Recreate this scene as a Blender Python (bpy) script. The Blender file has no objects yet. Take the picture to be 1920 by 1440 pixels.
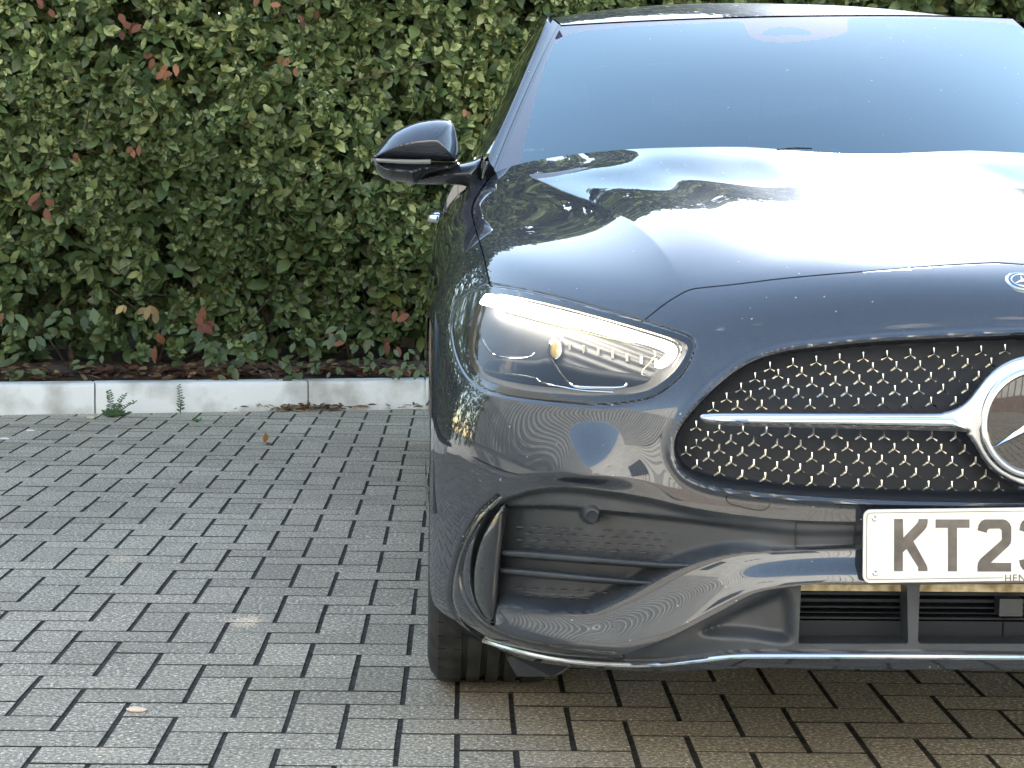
import bpy, bmesh, math, random
import numpy as np
from mathutils import Vector, Matrix
from mathutils.bvhtree import BVHTree

S = bpy.context.scene
COL = S.collection
# ------------------------------------------------------------------ camera
F = 3770.0; H = 0.93
YAW, PITCH, ROLL = 0.04019378, 0.09250854, -0.015
_f = np.array([math.sin(YAW)*math.cos(PITCH), math.cos(YAW)*math.cos(PITCH), -math.sin(PITCH)])
_r = np.array([math.cos(YAW), -math.sin(YAW), 0.0]); _d = np.cross(_f, _r)
_c, _s = math.cos(ROLL), math.sin(ROLL)
M = np.stack([_c*_r+_s*_d, -_s*_r+_c*_d, _f], 1)          # right, down, forward
cam = bpy.data.cameras.new("camera"); cam.lens = F/1920*36; cam.sensor_width = 36
cam.clip_start = 0.05; cam.clip_end = 2000
co = bpy.data.objects.new("camera", cam); COL.objects.link(co)
co.matrix_world = Matrix(((M[0,0], -M[0,1], -M[0,2], 0), (M[1,0], -M[1,1], -M[1,2], 0), (M[2,0], -M[2,1], -M[2,2], H), (0,0,0,1)))
S.camera = co
# ------------------------------------------------------------------ world, sun, exposure
SUN_EL, SUN_AZ = math.radians(28.0), math.radians(13.0)     # azimuth from +Y towards +X
w = bpy.data.worlds.new("World"); S.world = w; w.use_nodes = True
nt = w.node_tree; nt.nodes.clear()
out = nt.nodes.new("ShaderNodeOutputWorld"); bg = nt.nodes.new("ShaderNodeBackground")
sky = nt.nodes.new("ShaderNodeTexSky"); sky.sky_type = 'NISHITA'; sky.sun_disc = False
sky.sun_elevation = SUN_EL; sky.sun_rotation = SUN_AZ
sky.air_density = 1.2; sky.dust_density = .12; sky.ozone_density = 2.0
tc = nt.nodes.new("ShaderNodeTexCoord"); mp = nt.nodes.new("ShaderNodeMapping"); mp.inputs['Scale'].default_value = (1, 1, 2.6)
nz = nt.nodes.new("ShaderNodeTexNoise"); nz.inputs['Scale'].default_value = 3.2; nz.inputs['Detail'].default_value = 9; nz.inputs['Roughness'].default_value = .62
rp = nt.nodes.new("ShaderNodeValToRGB"); rp.color_ramp.elements[0].position = .64; rp.color_ramp.elements[1].position = .84
mx = nt.nodes.new("ShaderNodeMixRGB"); mx.inputs[2].default_value = (9, 9, 9.3, 1)
nt.links.new(tc.outputs['Generated'], mp.inputs[0]); nt.links.new(mp.outputs[0], nz.inputs['Vector']); nt.links.new(nz.outputs[0], rp.inputs[0])
nt.links.new(rp.outputs[0], mx.inputs[0]); nt.links.new(sky.outputs[0], mx.inputs[1]); wb = nt.nodes.new('ShaderNodeMixRGB'); wb.blend_type = 'MULTIPLY'; wb.inputs[0].default_value = 1; wb.inputs[2].default_value = (1.20, 1.03, .85, 1)
nt.links.new(mx.outputs[0], wb.inputs[1]); nt.links.new(wb.outputs[0], bg.inputs[0])
bg.inputs[1].default_value = 0.15; nt.links.new(bg.outputs[0], out.inputs[0])
sl = bpy.data.lights.new("sun", 'SUN'); sl.energy = 4.0; sl.angle = math.radians(.5); sl.color = (1.0, .95, .87)
so = bpy.data.objects.new("sun", sl); COL.objects.link(so)
sdir = Vector((math.sin(SUN_AZ)*math.cos(SUN_EL), math.cos(SUN_AZ)*math.cos(SUN_EL), math.sin(SUN_EL)))
so.rotation_euler = sdir.to_track_quat('Z', 'Y').to_euler()
S.view_settings.view_transform = 'Standard'; S.view_settings.look = 'None'; S.view_settings.gamma = 1
S.view_settings.exposure = 2.4

# ------------------------------------------------------------------ helpers
rng = np.random.default_rng(7); random.seed(7)
def ray(px, py):
    return M@np.array([(px-960)/F, (py-720)/F, 1.0])
def P(px, py, Y):                                           # photo point at real distance Y -> world point
    v = ray(px, py); q = v*Y/v[1]; return np.array([q[0], q[1], q[2]+H])
def G(px, py, z=0.0):
    v = ray(px, py); return v*((z-H)/v[2])+np.array([0, 0, H])
def proj(V):                                                # (N,3) -> (N,2) photo px
    q = (V-np.array([0, 0, H]))@M
    return np.stack([960+F*q[:, 0]/q[:, 2], 720+F*q[:, 1]/q[:, 2]], 1)
def spl(pts, n=8, closed=False):                            # Catmull-Rom through points
    p = np.array(pts, float); N = len(p); o = []
    rg = range(N) if closed else range(N-1)
    for i in rg:
        if closed: a, b, c, d = p[(i-1)%N], p[i], p[(i+1)%N], p[(i+2)%N]
        else: a, b, c, d = p[max(i-1, 0)], p[i], p[i+1], p[min(i+2, N-1)]
        for t in np.arange(n)/n:
            o.append(.5*((2*b)+(c-a)*t+(2*a-5*b+4*c-d)*t*t+(3*b-a-3*c+d)*t**3))
    if not closed: o.append(p[-1])
    return np.array(o)
def dist_poly(Q, poly, closed=True):
    a = poly if closed else poly[:-1]; b = np.roll(poly, -1, 0) if closed else poly[1:]
    best = np.full(len(Q), 1e9)
    for i in range(len(a)):
        e = b[i]-a[i]; L = e@e
        if L < 1e-12: continue
        w_ = Q-a[i]; t = np.clip((w_@e)/L, 0, 1)
        d = w_-t[:, None]*e; np.minimum(best, (d*d).sum(1), out=best)
    return np.sqrt(best)
def sdf(Q, poly):                                           # negative inside
    d = dist_poly(Q, poly); ins = np.zeros(len(Q), bool)
    x, y = Q[:, 0], Q[:, 1]; n = len(poly)
    for i in range(n):
        x1, y1 = poly[i]; x2, y2 = poly[(i+1)%n]
        if y1 == y2: continue
        c = ((y1 > y) != (y2 > y)) & (x < (x2-x1)*(y-y1)/(y2-y1)+x1); ins ^= c
    return np.where(ins, -d, d)
def clip(V, T, f, keep_neg=True, extra=None):
    """keep the part of a triangle mesh where f<0 (or >0); extra = per-vertex scalars carried along"""
    f = f.copy() if keep_neg else -f
    f[np.abs(f) < 1e-6] = 1e-6
    s = f[T] < 0; k = s.sum(1)
    full = T[k == 3]; mixed = T[(k > 0) & (k < 3)]
    nv = []; ne = []; cache = {}; new = []
    base = len(V)
    def cut(i, j):
        key = (i, j) if i < j else (j, i)
        if key in cache: return cache[key]
        t = f[i]/(f[i]-f[j]); nv.append(V[i]+t*(V[j]-V[i]))
        if extra is not None: ne.append(extra[i]+t*(extra[j]-extra[i]))
        cache[key] = base+len(nv)-1; return cache[key]
    for tr in mixed:
        pol = []
        for q in range(3):
            i, j = int(tr[q]), int(tr[(q+1)%3])
            if f[i] < 0: pol.append(i)
            if (f[i] < 0) != (f[j] < 0): pol.append(cut(i, j))
        for q in range(1, len(pol)-1): new.append((pol[0], pol[q], pol[q+1]))
    V2 = np.vstack([V, np.array(nv)]) if nv else V
    T2 = np.vstack([full, np.array(new, int)]) if new else full
    E2 = None
    if extra is not None: E2 = np.vstack([extra, np.array(ne)]) if ne else extra
    used = np.unique(T2); mp_ = np.full(len(V2), -1); mp_[used] = np.arange(len(used))
    r = (V2[used], mp_[T2]) if len(T2) else (np.zeros((0, 3)), np.zeros((0, 3), int))
    return r+((E2[used],) if extra is not None else ())
def vnormals(V, T):
    n = np.cross(V[T[:, 1]]-V[T[:, 0]], V[T[:, 2]]-V[T[:, 0]]); N = np.zeros_like(V)
    for k in range(3): np.add.at(N, T[:, k], n)
    return N/np.maximum(np.linalg.norm(N, axis=1), 1e-12)[:, None]
MIRC = 1.81
def flange(V, T, off):
    """turn the border inwards: a wall of depth |off| along the border"""
    E = np.vstack([T[:, [0, 1]], T[:, [1, 2]], T[:, [2, 0]]]); K = np.sort(E, 1)
    u, idx, cnt = np.unique(K, axis=0, return_index=True, return_counts=True)
    B = E[idx[cnt == 1]]
    bv = np.unique(B); m = np.full(len(V), -1); m[bv] = len(V)+np.arange(len(bv))
    O = off if np.ndim(off) == 1 else off[bv]
    V2 = np.vstack([V, V[bv]+O])
    B = B[~((np.abs(V[B[:, 0], 0]-MIRC/2) < 3e-4) & (np.abs(V[B[:, 1], 0]-MIRC/2) < 3e-4))]
    Q = [(b, a, m[a]) for a, b in B]+[(b, m[a], m[b]) for a, b in B]
    return V2, np.vstack([T, np.array(Q, int)])
MIRC = 1.81; PAIR = {}
def mesh(name, V, Fc, mat, parent=None, smooth=40, mir=None):
    """mir: None, 'both' (this and its mirror image in one mesh), 'only'"""
    V = np.asarray(V, float)
    Fl = Fc.tolist() if isinstance(Fc, np.ndarray) else [list(f) for f in Fc]
    if mir:
        V2 = V.copy(); V2[:, 0] = MIRC-V2[:, 0]; F2 = [list(reversed(f)) for f in Fl]
        if mir == 'only': V, Fl = V2, F2
        elif V[:, 0].max() < MIRC/2-.003:                     # stands apart from its mirror image: two objects
            o = mesh(name, V, Fl, mat, parent, smooth); PAIR[o.name] = mesh(name, V2, F2, mat, parent, smooth); return o
        else:
            n = len(V); V = np.vstack([V, V2]); Fl = Fl+[[i+n for i in f] for f in F2]
    me = bpy.data.meshes.new(name)
    me.from_pydata(V.tolist(), [], Fl); me.validate(); me.update()
    if mir == 'both':
        bmm = bmesh.new(); bmm.from_mesh(me); bmesh.ops.remove_doubles(bmm, verts=[v for v in bmm.verts if abs(v.co.x-MIRC/2) < 2e-4], dist=5e-4); bmm.to_mesh(me); bmm.free()
    if smooth:
        me.polygons.foreach_set('use_smooth', [True]*len(me.polygons))
        me.set_sharp_from_angle(angle=math.radians(smooth))
    for m_ in (mat if isinstance(mat, (list, tuple)) else [mat]): me.materials.append(m_)
    o = bpy.data.objects.new(name, me); COL.objects.link(o)
    if parent: o.parent = parent
    return o
def weld(o, d=1e-5):
    import bmesh
    b = bmesh.new(); b.from_mesh(o.data); bmesh.ops.remove_doubles(b, verts=b.verts, dist=d); b.to_mesh(o.data); b.free()
def thing(name, label, cat, loc=(0, 0, 0), group=None):
    o = bpy.data.objects.new(name, None); COL.objects.link(o); o.location = loc; o.empty_display_size = .1
    return tag(o, label, cat, group)
def tag(o, label=None, cat=None, group=None, kind=None):
    if label: o['label'] = label
    if cat: o['category'] = cat
    if group: o['group'] = group
    if kind: o['kind'] = kind
    return o
class MB:
    def __init__(s): s.V = []; s.F = []
    def add(s, V, Fc):
        n = len(s.V); s.V += [tuple(v) for v in V]; s.F += [[i+n for i in f] for f in Fc]; return s
    def box(s, a, b):
        x0, y0, z0 = a; x1, y1, z1 = b
        return s.add([(x0,y0,z0),(x1,y0,z0),(x1,y1,z0),(x0,y1,z0),(x0,y0,z1),(x1,y0,z1),(x1,y1,z1),(x0,y1,z1)],
                     [(0,3,2,1),(4,5,6,7),(0,1,5,4),(1,2,6,5),(2,3,7,6),(3,0,4,7)])
    def tube(s, pts, r, n=8, cap=True):
        pts = [Vector(p) for p in pts]; N = len(pts); rr = r if hasattr(r, '__len__') else [r]*N
        up = Vector((0, 0, 1)); rings = []
        for i, p in enumerate(pts):
            t = (pts[min(i+1, N-1)]-pts[max(i-1, 0)]).normalized()
            a = t.cross(up)
            if a.length < .05: a = t.cross(Vector((1, 0, 0)))
            a.normalize(); b = t.cross(a)
            rings.append([p+(a*math.cos(q)+b*math.sin(q))*rr[i] for q in [2*math.pi*k/n for k in range(n)]])
        V = [v for r_ in rings for v in r_]; Fc = []
        for i in range(N-1):
            for k in range(n): Fc.append((i*n+k, i*n+(k+1)%n, (i+1)*n+(k+1)%n, (i+1)*n+k))
        if cap: Fc += [tuple(range(n-1, -1, -1)), tuple((N-1)*n+k for k in range(n))]
        return s.add(V, Fc)
    def lathe(s, prof, c, axis='X', n=48):
        """prof: (axial, radius)"""
        V = []
        for a, r in prof:
            for k in range(n):
                q = 2*math.pi*k/n
                if axis == 'X': V.append((c[0]+a, c[1]+r*math.cos(q), c[2]+r*math.sin(q)))
                elif axis == 'Y': V.append((c[0]+r*math.cos(q), c[1]+a, c[2]+r*math.sin(q)))
                else: V.append((c[0]+r*math.cos(q), c[1]+r*math.sin(q), c[2]+a))
        Fc = []
        for i in range(len(prof)-1):
            for k in range(n): Fc.append((i*n+k, i*n+(k+1)%n, (i+1)*n+(k+1)%n, (i+1)*n+k))
        return s.add(V, Fc)
    def build(s, name, mat, parent=None, smooth=40, mir=None): return mesh(name, s.V, s.F, mat, parent, smooth, mir)

# ------------------------------------------------------------------ materials
def mat(name, col=(.5,.5,.5), rough=.5, metal=0., coat=0., coat_r=.03, spec=.5, emit=None, estr=0., fn=None):
    m = bpy.data.materials.new(name); m.use_nodes = True; b = m.node_tree.nodes['Principled BSDF']
    b.inputs['Base Color'].default_value = (*col, 1); b.inputs['Roughness'].default_value = rough
    b.inputs['Metallic'].default_value = metal; b.inputs['Coat Weight'].default_value = coat
    b.inputs['Coat Roughness'].default_value = coat_r; b.inputs['Specular IOR Level'].default_value = spec
    if emit: b.inputs['Emission Color'].default_value = (*emit, 1); b.inputs['Emission Strength'].default_value = estr
    if fn: fn(m.node_tree, b)
    return m
def N(nt, t, **kw):
    n = nt.nodes.new(t)
    for k, v in kw.items():
        if k in n.inputs.keys(): n.inputs[k].default_value = v
        else: setattr(n, k, v)
    return n
def noise_col(c1, c2, scale, lo=.35, hi=.65, detail=6, bump=0., bscale=None, rough=None):
    def fn(nt, b):
        tc = N(nt, 'ShaderNodeTexCoord'); nz = N(nt, 'ShaderNodeTexNoise'); nz.inputs['Scale'].default_value = scale; nz.inputs['Detail'].default_value = detail
        rp = N(nt, 'ShaderNodeValToRGB'); rp.color_ramp.elements[0].position = lo; rp.color_ramp.elements[1].position = hi
        rp.color_ramp.elements[0].color = (*c1, 1); rp.color_ramp.elements[1].color = (*c2, 1)
        nt.links.new(tc.outputs['Object'], nz.inputs['Vector']); nt.links.new(nz.outputs[0], rp.inputs[0]); nt.links.new(rp.outputs[0], b.inputs['Base Color'])
        if bump:
            n2 = N(nt, 'ShaderNodeTexNoise'); n2.inputs['Scale'].default_value = bscale or scale; n2.inputs['Detail'].default_value = 8
            bp = N(nt, 'ShaderNodeBump'); bp.inputs['Strength'].default_value = bump; bp.inputs['Distance'].default_value = .01
            nt.links.new(tc.outputs['Object'], n2.inputs['Vector']); nt.links.new(n2.outputs[0], bp.inputs['Height']); nt.links.new(bp.outputs[0], b.inputs['Normal'])
    return fn
def specks(nt, shader_out, scale, size, strength):
    tc = N(nt, 'ShaderNodeTexCoord'); v = N(nt, 'ShaderNodeTexVoronoi'); v.inputs['Scale'].default_value = scale
    sep = N(nt, 'ShaderNodeSeparateColor'); nt.links.new(tc.outputs['Object'], v.inputs['Vector']); nt.links.new(v.outputs['Color'], sep.inputs[0])
    rad = N(nt, 'ShaderNodeMapRange'); rad.inputs['From Min'].default_value = .75; rad.inputs['From Max'].default_value = 1.0; rad.inputs['To Min'].default_value = 0; rad.inputs['To Max'].default_value = size
    nt.links.new(sep.outputs[0], rad.inputs['Value']); lt = N(nt, 'ShaderNodeMath', operation='LESS_THAN'); nt.links.new(v.outputs['Distance'], lt.inputs[0]); nt.links.new(rad.outputs[0], lt.inputs[1])
    ml = N(nt, 'ShaderNodeMath', operation='MULTIPLY'); ml.inputs[1].default_value = strength; nt.links.new(lt.outputs[0], ml.inputs[0])
    df = N(nt, 'ShaderNodeBsdfDiffuse'); df.inputs['Color'].default_value = (.62, .6, .55, 1); ms = N(nt, 'ShaderNodeMixShader')
    nt.links.new(ml.outputs[0], ms.inputs[0]); nt.links.new(shader_out, ms.inputs[1]); nt.links.new(df.outputs[0], ms.inputs[2])
    o = [q for q in nt.nodes if q.type == 'OUTPUT_MATERIAL'][0]; nt.links.new(ms.outputs[0], o.inputs['Surface'])
def paint_fn(nt, b):
    tc = N(nt, 'ShaderNodeTexCoord'); v = N(nt, 'ShaderNodeTexNoise'); v.inputs['Scale'].default_value = 900; v.inputs['Detail'].default_value = 1
    rp = N(nt, 'ShaderNodeValToRGB'); rp.color_ramp.elements[0].position = .3; rp.color_ramp.elements[1].position = .85
    rp.color_ramp.elements[0].color = (.012,.0145,.020,1); rp.color_ramp.elements[1].color = (.045,.051,.064,1)
    nt.links.new(tc.outputs['Object'], v.inputs['Vector']); nt.links.new(v.outputs[0], rp.inputs[0]); nt.links.new(rp.outputs[0], b.inputs['Base Color'])
    # light film of dust
    n2 = N(nt, 'ShaderNodeTexNoise'); n2.inputs['Scale'].default_value = 60; n2.inputs['Detail'].default_value = 10; n2.inputs['Roughness'].default_value = .8
    r2 = N(nt, 'ShaderNodeMapRange'); r2.inputs['From Min'].default_value = .3; r2.inputs['From Max'].default_value = .8; r2.inputs['To Min'].default_value = .3; r2.inputs['To Max'].default_value = .5
    nt.links.new(tc.outputs['Object'], n2.inputs['Vector']); nt.links.new(n2.outputs[0], r2.inputs['Value']); nt.links.new(r2.outputs[0], b.inputs['Roughness'])
    gl = N(nt, 'ShaderNodeBsdfGlossy'); gl.inputs['Roughness'].default_value = .24; ad = N(nt, 'ShaderNodeAddShader'); o = [q for q in nt.nodes if q.type == 'OUTPUT_MATERIAL'][0]
    gm = N(nt, 'ShaderNodeVectorMath', operation='SCALE'); gm.inputs['Scale'].default_value = .6; nt.links.new(rp.outputs[0], gm.inputs[0]); nt.links.new(gm.outputs[0], gl.inputs['Color']); nt.links.new(b.outputs[0], ad.inputs[0]); nt.links.new(gl.outputs[0], ad.inputs[1]); specks(nt, ad.outputs[0], 70, .13, .55)
PAINT = mat('metallic paint', (.03,.035,.05), .38, .0, 1., .012, spec=.0, fn=paint_fn)
PAINT.node_tree.nodes['Principled BSDF'].inputs['Coat IOR'].default_value = 1.85
GLOSSBLK = mat('gloss black trim', (.012,.013,.016), .12, 0, 1., .02)
MATTE = mat('textured black plastic', (.035,.04,.048), .42, 0, 0, spec=.6, fn=noise_col((.026,.031,.038), (.042,.048,.057), 14, bump=.05, bscale=900))
DARK = mat('dark plastic', (.022,.026,.034), .5, spec=.2)
RUB = mat('tyre rubber', (.02,.02,.02), .6, spec=.3, fn=noise_col((.018,.020,.020), (.045,.046,.043), 25))
CHROME = mat('chrome', (.92,.93,.95), .04, 1.)
SATIN = mat('satin silver', (.62,.64,.68), .28, 1.)
WHITEM = mat('pale metal', (.85,.8,.7), .3, .6)

def glassmat(name, tint, ior, rough=0.0):
    m = bpy.data.materials.new(name); m.use_nodes = True; nt = m.node_tree; nt.nodes.clear()
    o = N(nt, 'ShaderNodeOutputMaterial'); t = N(nt, 'ShaderNodeBsdfTransparent'); g = N(nt, 'ShaderNodeBsdfGlossy'); g.inputs['Roughness'].default_value = rough
    t.inputs['Color'].default_value = (*tint, 1); fr = N(nt, 'ShaderNodeFresnel'); fr.inputs['IOR'].default_value = ior; mxx = N(nt, 'ShaderNodeMixShader')
    nt.links.new(fr.outputs[0], mxx.inputs[0]); nt.links.new(t.outputs[0], mxx.inputs[1]); nt.links.new(g.outputs[0], mxx.inputs[2]); nt.links.new(mxx.outputs[0], o.inputs[0])
    return m
GLASS = glassmat('windscreen glass', (.50,.66,.70), 2.1)
[q for q in GLASS.node_tree.nodes if q.type == 'BSDF_GLOSSY'][0].inputs['Color'].default_value = (.74, .91, 1, 1)
specks(GLASS.node_tree, [q for q in GLASS.node_tree.nodes if q.type == 'MIX_SHADER'][0].outputs[0], 38, .10, .5)
FRIT = mat('black glass border', (.06,.056,.08), .03, spec=.7)
LENS = glassmat('headlamp lens', (.95,.96,.96), 1.5)

# ------------------------------------------------------------------ ground, paving, kerb
def ground_fn(nt, b):
    noise_col((.22,.21,.19), (.33,.31,.28), 3, bump=.2, bscale=40)(nt, b)
g = MB(); g.add([(-150,-150,-.06),(150,-150,-.06),(150,150,-.06),(-150,150,-.06)], [(0,1,2,3)])
tag(g.build('ground', mat('ground', (.25,.24,.22), .9, fn=ground_fn)), kind='structure')
KA, KB = np.array([-1.789, 8.379]), np.array([-.02, 8.803])       # foot of the kerb, from the photo
kd = (KB-KA)/np.linalg.norm(KB-KA); kn = np.array([-kd[1], kd[0]])  # away from camera
def kp(s, off): return KA+kd*s+kn*off
# joint bed
bedM = mat('joint sand and moss', (.03,.03,.03), .95, fn=noise_col((.014,.013,.011), (.060,.054,.044), 45, bump=.3, bscale=200))
def _moss(nt, bs):
    lk = bs.inputs['Base Color'].links[0].from_socket; tc = N(nt, 'ShaderNodeTexCoord'); sp = N(nt, 'ShaderNodeSeparateXYZ'); nt.links.new(tc.outputs['Object'], sp.inputs[0])
    mr = N(nt, 'ShaderNodeMapRange'); mr.inputs['From Min'].default_value = 6.9; mr.inputs['From Max'].default_value = 8.6; nt.links.new(sp.outputs[1], mr.inputs['Value'])
    nz = N(nt, 'ShaderNodeTexNoise'); nz.inputs['Scale'].default_value = 3; nt.links.new(tc.outputs['Object'], nz.inputs['Vector']); ml = N(nt, 'ShaderNodeMath', operation='MULTIPLY'); nt.links.new(mr.outputs[0], ml.inputs[0]); nt.links.new(nz.outputs[0], ml.inputs[1])
    mx = N(nt, 'ShaderNodeMixRGB'); mx.inputs[2].default_value = (.07, .10, .02, 1); nt.links.new(ml.outputs[0], mx.inputs[0]); nt.links.new(lk, mx.inputs[1]); nt.links.new(mx.outputs[0], bs.inputs['Base Color'])
_moss(bedM.node_tree, bedM.node_tree.nodes['Principled BSDF'])
PV = 0.01451
ex = np.array([math.cos(PV), -math.sin(PV)]); ey = np.array([math.sin(PV), math.cos(PV)])
A0 = np.array([G(857,1322)[0], G(857,1322)[1]])                   # joint crossing, from the photo: right end of a stretcher
bX0, bX1, bY0, bY1 = -5.5, 6.5, -5.9, 8.9
m = MB(); m.add([(-5.6,-9.5,-.0036),(6.6,-9.5,-.0036),(6.6,kp(8.5,0)[1]+.05,-.0036),(-5.6,kp(-3.9,0)[1]+.05,-.0036)], [(0,1,2,3)])
tag(m.build('paving_joints', bedM), kind='structure')
def paver_fn(nt, b):
    geo = N(nt, 'ShaderNodeNewGeometry'); tc = N(nt, 'ShaderNodeTexCoord')
    n1 = N(nt, 'ShaderNodeTexNoise'); n1.inputs['Scale'].default_value = 130; n1.inputs['Detail'].default_value = 5; n1.inputs['Roughness'].default_value = .85
    r1 = N(nt, 'ShaderNodeValToRGB'); e = r1.color_ramp.elements
    e[0].position = .38; e[0].color = (.075,.066,.053,1); e[1].position = .48; e[1].color = (.275,.238,.182,1)
    q = r1.color_ramp.elements.new(.56); q.color = (.36,.312,.238,1); q = r1.color_ramp.elements.new(.63); q.color = (1,.92,.78,1)
    n2 = N(nt, 'ShaderNodeTexNoise'); n2.inputs['Scale'].default_value = 2.3; n2.inputs['Detail'].default_value = 6
    r2 = N(nt, 'ShaderNodeMapRange'); r2.inputs['From Min'].default_value = .3; r2.inputs['From Max'].default_value = .7; r2.inputs['To Min'].default_value = 1.12; r2.inputs['To Max'].default_value = 1.40
    r3 = N(nt, 'ShaderNodeMapRange'); r3.inputs['To Min'].default_value = .86; r3.inputs['To Max'].default_value = 1.1
    mm = N(nt, 'ShaderNodeMath', operation='MULTIPLY'); vm = N(nt, 'ShaderNodeVectorMath', operation='SCALE')
    nt.links.new(tc.outputs['Object'], n1.inputs['Vector']); nt.links.new(tc.outputs['Object'], n2.inputs['Vector'])
    nt.links.new(n1.outputs[0], r1.inputs[0]); nt.links.new(n2.outputs[0], r2.inputs['Value']); nt.links.new(geo.outputs['Random Per Island'], r3.inputs['Value'])
    nt.links.new(r2.outputs[0], mm.inputs[0]); nt.links.new(r3.outputs[0], mm.inputs[1]); nt.links.new(r1.outputs[0], vm.inputs[0]); nt.links.new(mm.outputs[0], vm.inputs['Scale'])
    nt.links.new(vm.outputs[0], b.inputs['Base Color'])
    bp = N(nt, 'ShaderNodeBump'); bp.inputs['Strength'].default_value = .8; bp.inputs['Distance'].default_value = .003
    nt.links.new(n1.outputs[0], bp.inputs['Height']); nt.links.new(bp.outputs[0], b.inputs['Normal'])
PAVM = mat('concrete block', (.2,.195,.18), .85, fn=paver_fn)
def paving():
    V = []; Fc = []
    def kerb_y(x): t = (x-KA[0])/kd[0]; return KA[1]+kd[1]*t
    for n in range(-60, 135):                    # n: rows towards the camera
        for c in range(-62, 75):
            k = (c-n) % 4
            if k == 0: w_, h_ = 2, 1              # stretcher over cells c, c+1
            elif k == 3: w_, h_ = 1, 2            # header over rows n, n+1
            else: continue
            x0 = (c-2)*.1; y1 = -(n)*.1; x1 = x0+.1*w_; y0 = y1-.1*h_
            cx, cy = (x0+x1)/2, (y0+y1)/2; W = A0+ex*cx+ey*cy
            if W[0] < bX0 or W[0] > bX1 or W[1] < bY0: continue
            hy = kerb_y(W[0])
            if W[1] > hy+.06: continue
            gx = .0032+rng.uniform(0, .0016); gy = .0016+rng.uniform(0, .0012)
            a0, a1, b0, b1 = x0+gx, x1-gx, y0+gy, y1-gy; ch = .0012
            dz = float(np.clip(rng.normal(0, .0004), -.0008, .0008)); tx, ty = np.clip(rng.normal(0, .003, 2), -.006, .006); ro = rng.normal(0, .004)
            ring = []
            for (qx, qy, z) in [(a0,b0,-.03),(a1,b0,-.03),(a1,b1,-.03),(a0,b1,-.03),(a0,b0,-.0012),(a1,b0,-.0012),(a1,b1,-.0012),(a0,b1,-.0012),
                                (a0+ch,b0+ch,0),(a1-ch,b0+ch,0),(a1-ch,b1-ch,0),(a0+ch,b1-ch,0)]:
                u, v = qx-cx, qy-cy; qx2 = cx+u-ro*v; qy2 = cy+v+ro*u
                p = A0+ex*qx2+ey*qy2; lim = kerb_y(p[0])-.012
                p1 = min(p[1], lim)
                V.append((p[0], p1, z+dz+tx*u+ty*v-.0005))
            b = len(V)-12
            for i in range(4):
                j = (i+1) % 4; Fc.append((b+i, b+j, b+4+j, b+4+i)); Fc.append((b+4+i, b+4+j, b+8+j, b+8+i))
            Fc.append((b+8, b+9, b+10, b+11))
    return V, Fc
V, Fc = paving()
o = tag(mesh('paving', V, Fc, [PAVM, bedM], smooth=0), kind='structure')
o.data.polygons.foreach_set('material_index', [0 if i % 9 in (8,) else 1 for i in range(len(o.data.polygons))])

kerbM = mat('weathered concrete kerb', (.5,.5,.48), .8, fn=noise_col((.33,.315,.27), (.76,.75,.71), 5, .3, .56, 12, bump=.25, bscale=120))
# joints seen at 178 and 576 px: stones 0.915 long
s0 = (G(178,776)[0]-KA[0])/kd[0]
for i in range(-3, 10):
    a, b = s0+i*.905, s0+(i+1)*.905-.006
    m = MB(); hgt = .125
    prof = [(0,-.06),(-.001,.105),(.004,.118),(.014,.1255),(.03,.127),(.125,.126),(.125,-.06)]
    Vk = []
    for s_ in (a, a+.004, b-.004, b):
        for j, (o_, z_) in enumerate(prof):
            dd = .003 if s_ in (a, b) and 0 < j < 6 else 0
            q = kp(s_, o_+(dd if j < 3 else 0)); Vk.append((q[0], q[1], z_-dd*(1 if j > 2 else 0)+rng.normal(0, .0004)))
    L = len(prof); Fk = []
    for k in range(3):
        for j in range(L-1): Fk.append((k*L+j, (k+1)*L+j, (k+1)*L+j+1, k*L+j+1))
    Fk += [tuple(range(L)), tuple(3*L+j for j in range(L-1, -1, -1))]
    m.add(Vk, Fk); o = m.build('kerb_stone', kerbM, smooth=30)
    nm = {-1: 'long pale kerb stone at the left edge, stained yellow, under one hanging leaf', 0: 'pale kerb stone with two weeds growing at its foot',
          1: 'grey mottled kerb stone beside the parked car, brown leaves at its foot'}
    tag(o, nm.get(i, 'concrete kerb stone along the hedge, hidden beyond the picture or behind the car'), 'kerb stone', 'kerb stones along the hedge')

# planting bed behind the kerb
bed = []; nx, ny = 90, 16; sM = mat('dark soil', (.05,.04,.03), .95, fn=noise_col((.025,.018,.012), (.08,.055,.035), 9, bump=.4, bscale=60))
for j in range(ny):
    for i in range(nx):
        q = kp(-3+12*i/(nx-1), .124+1.3*j/(ny-1)); bed.append((q[0], q[1], .115+.05*math.sin(min(j/3, 1.5))+rng.normal(0, .006)))
Fc = [(j*nx+i, j*nx+i+1, (j+1)*nx+i+1, (j+1)*nx+i) for j in range(ny-1) for i in range(nx-1)]
tag(mesh('planting_bed', bed, Fc, sM), kind='structure')

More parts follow.
